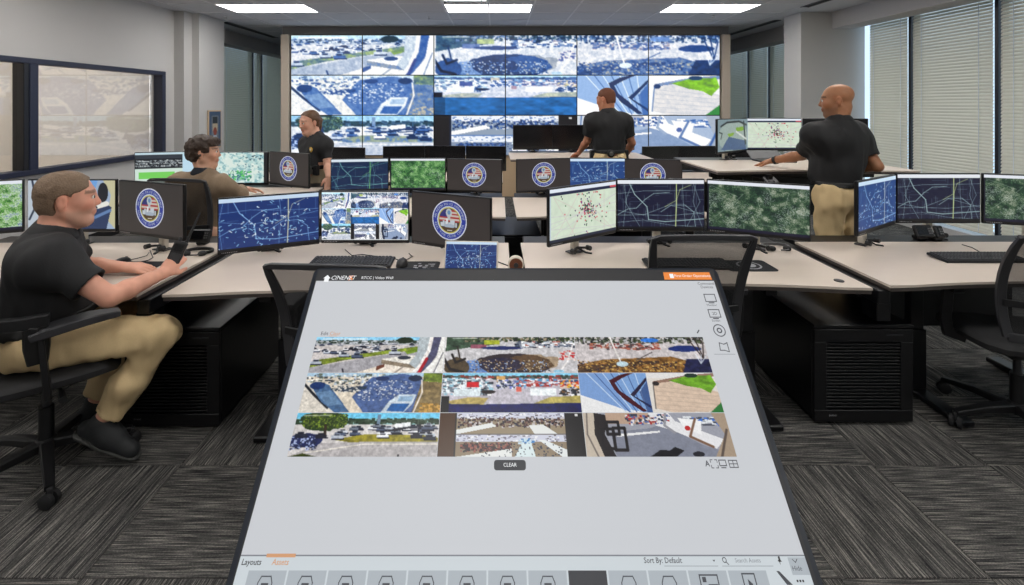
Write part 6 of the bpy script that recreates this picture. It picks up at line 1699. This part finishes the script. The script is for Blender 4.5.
for nm_, r_, m_, z_ in (('chest_badge', .026, 'badge_gold', 0), ('badge_centre', .014, 'badge_white', .002)):
    o = MB().lathe([(r_, 0), (r_, .004), (r_ * .6, .007)], n=14, M=Matrix.Rotation(math.atan2(fw[1], fw[0]), 4, 'Z') @ Matrix.Rotation(math.pi / 2, 4, 'Y'), c=bd + fw * z_).build(nm_, m_, wo, True)
bb_ = A_((cx, yv, .93)) + fw * .13 - wb
MB().box(-.06, .06, -.02, .02, -.05, .03, b=.006, M=Matrix.Translation(Vector(bb_ + lw * .05)) @ Matrix.Rotation(math.atan2(fw[1], fw[0]) + math.pi / 2, 4, 'Z')).build('belt_pouch', 'buckle', wo)
MB().box(-.03, .03, -.02, .02, -.06, .04, b=.006, M=Matrix.Translation(Vector(bb_ + lw * .14 - fw * .03)) @ Matrix.Rotation(math.atan2(fw[1], fw[0]) + math.pi / 2, 4, 'Z')).build('belt_radio', 'black_plastic', wo)

# ------------------------------------------------------------------ man facing the video wall
yv = 5.16; cx = W(609, 0, yv)[0]; fw = nrm((-.10, 1, 0)); lw = A_((-fw[1], fw[0], 0)); pel = A_((cx, yv, .97))
J = dict(pelvis=pel, chest=(cx, yv, 1.30), neck=(cx - .005, yv + .01, 1.485), head=(W(606.5, 0, yv)[0], yv + .03, 1.618), look=(-.72, .66, -.16), front=tuple(fw),
         shl=tuple(A_((cx, yv, 1.385)) + lw * .175 + fw * .02), shr=tuple(A_((cx, yv, 1.385)) - lw * .175 + fw * .02), ell=(W(587, 0, 5.25)[0], 5.25, 1.17), elr=tuple(A_((cx, yv, 1.15)) - lw * .27 + fw * .04), wrl=(W(578.5, 0, 5.46)[0], 5.44, 1.02), wrr=tuple(A_((cx, yv, .97)) - lw * .24 + fw * .20),
         hil=pel + lw * .095, hir=pel - lw * .095, knl=pel + lw * .11 + A_((0, 0, -.46)), knr=pel - lw * .11 + A_((0, 0, -.46)), anl=pel + lw * .12 + A_((0, 0, -.89)), anr=pel - lw * .12 + A_((0, 0, -.89)), ftl=fw, ftr=fw, hem=pel + A_((0, 0, .10)))
cm, cb, cT = person('man in a black polo and khakis with his back turned facing the video wall', J, (192, 132, 102), None, h=.0075, bulk=1.10, sleeves=.70, hair_m='hair_short', hairfn=cap_hair(.004, .060, amp=.001, nape=-.05, temple=.01),
       hands={'l': dict(d=(-.2, .75, -.35), n=(0, .2, 1), curl=.3, side=-1), 'r': dict(d=(-.1, .8, -.3), n=(.3, 0, 1), curl=.4, side=1)})
p_ = A_((cx, yv, 1.055)) - fw * .135 + lw * .03 - cb
MB().lathe([(.04, 0), (.04, .02), (.03, .028)], n=16, M=Matrix.Rotation(math.atan2(-fw[1], -fw[0]), 4, 'Z') @ Matrix.Rotation(math.pi / 2, 4, 'Y'), c=p_).build('belt_pouch', 'leather_black', cm, True)
MB().lathe([(.022, .028), (.022, .032), (.012, .034)], n=14, M=Matrix.Rotation(math.atan2(-fw[1], -fw[0]), 4, 'Z') @ Matrix.Rotation(math.pi / 2, 4, 'Y'), c=p_).build('pouch_badge', 'buckle', cm, True)
for s_ in (-1, 1):
    q = A_((cx, yv, 1.0)) + lw * s_ * .185 - cb; MB().box(q[0] - .022, q[0] + .022, q[1] - .04, q[1] + .04, q[2] - .09, q[2] + .08, b=.008).build('holster' if s_ < 0 else 'radio_case', 'leather_black', cm)

# ------------------------------------------------------------------ bald man at the raised desk
yv = 3.52; cx = W(841, 0, yv)[0]; fw = nrm((-.40, .92, 0)); lw = A_((-fw[1], fw[0], 0)); pel = A_((cx - .02, yv, .90))
J = dict(pelvis=pel, chest=(cx, yv, 1.235), neck=(cx - .01, yv + .01, 1.445), head=(W(839.5, 0, yv)[0], yv + .03, 1.59), look=(-.82, .56, -.08), front=tuple(fw),
         shl=tuple(A_((cx, yv, 1.345)) + lw * .195 + fw * .06), shr=tuple(A_((cx, yv, 1.345)) - lw * .205 + fw * .02), ell=(2.40, 3.80, 1.165), elr=(2.755, 3.50, 1.115), wrl=(2.285, 4.01, 1.098), wrr=(2.70, 3.76, 1.09),
         hil=pel + lw * .095, hir=pel - lw * .095, knl=pel + lw * .10 + A_((0, 0, -.43)), knr=pel - lw * .10 + A_((0, 0, -.43)), anl=pel + lw * .11 + A_((0, 0, -.82)), anr=pel - lw * .11 + A_((0, 0, -.82)), ftl=fw, ftr=fw, hem=pel + A_((0, 0, .095)))
bm_, bb0, bT = person('bald man in a black polo shirt and khakis leaning on the raised desk', J, (172, 120, 88), None, h=.007, bulk=1.14, sleeves=.72, hair_m='hair_dark', stubble=(70, 50, 40), belly=.02,
       hands={'l': dict(d=(-.60, .35, -.25), n=(0, .1, 1), curl=.25, side=-1), 'r': dict(d=(-.3, .8, -.1), n=(.2, 0, 1), curl=.3, side=1)})
wr, el = A_((2.285, 4.01, 1.098)), A_((2.40, 3.80, 1.165)); dd = nrm(el - wr)
MB().tube([wr + dd * .015 - bb0, wr + dd * .038 - bb0], .034, 18).build('wristband', 'leather_black', bm_, True)
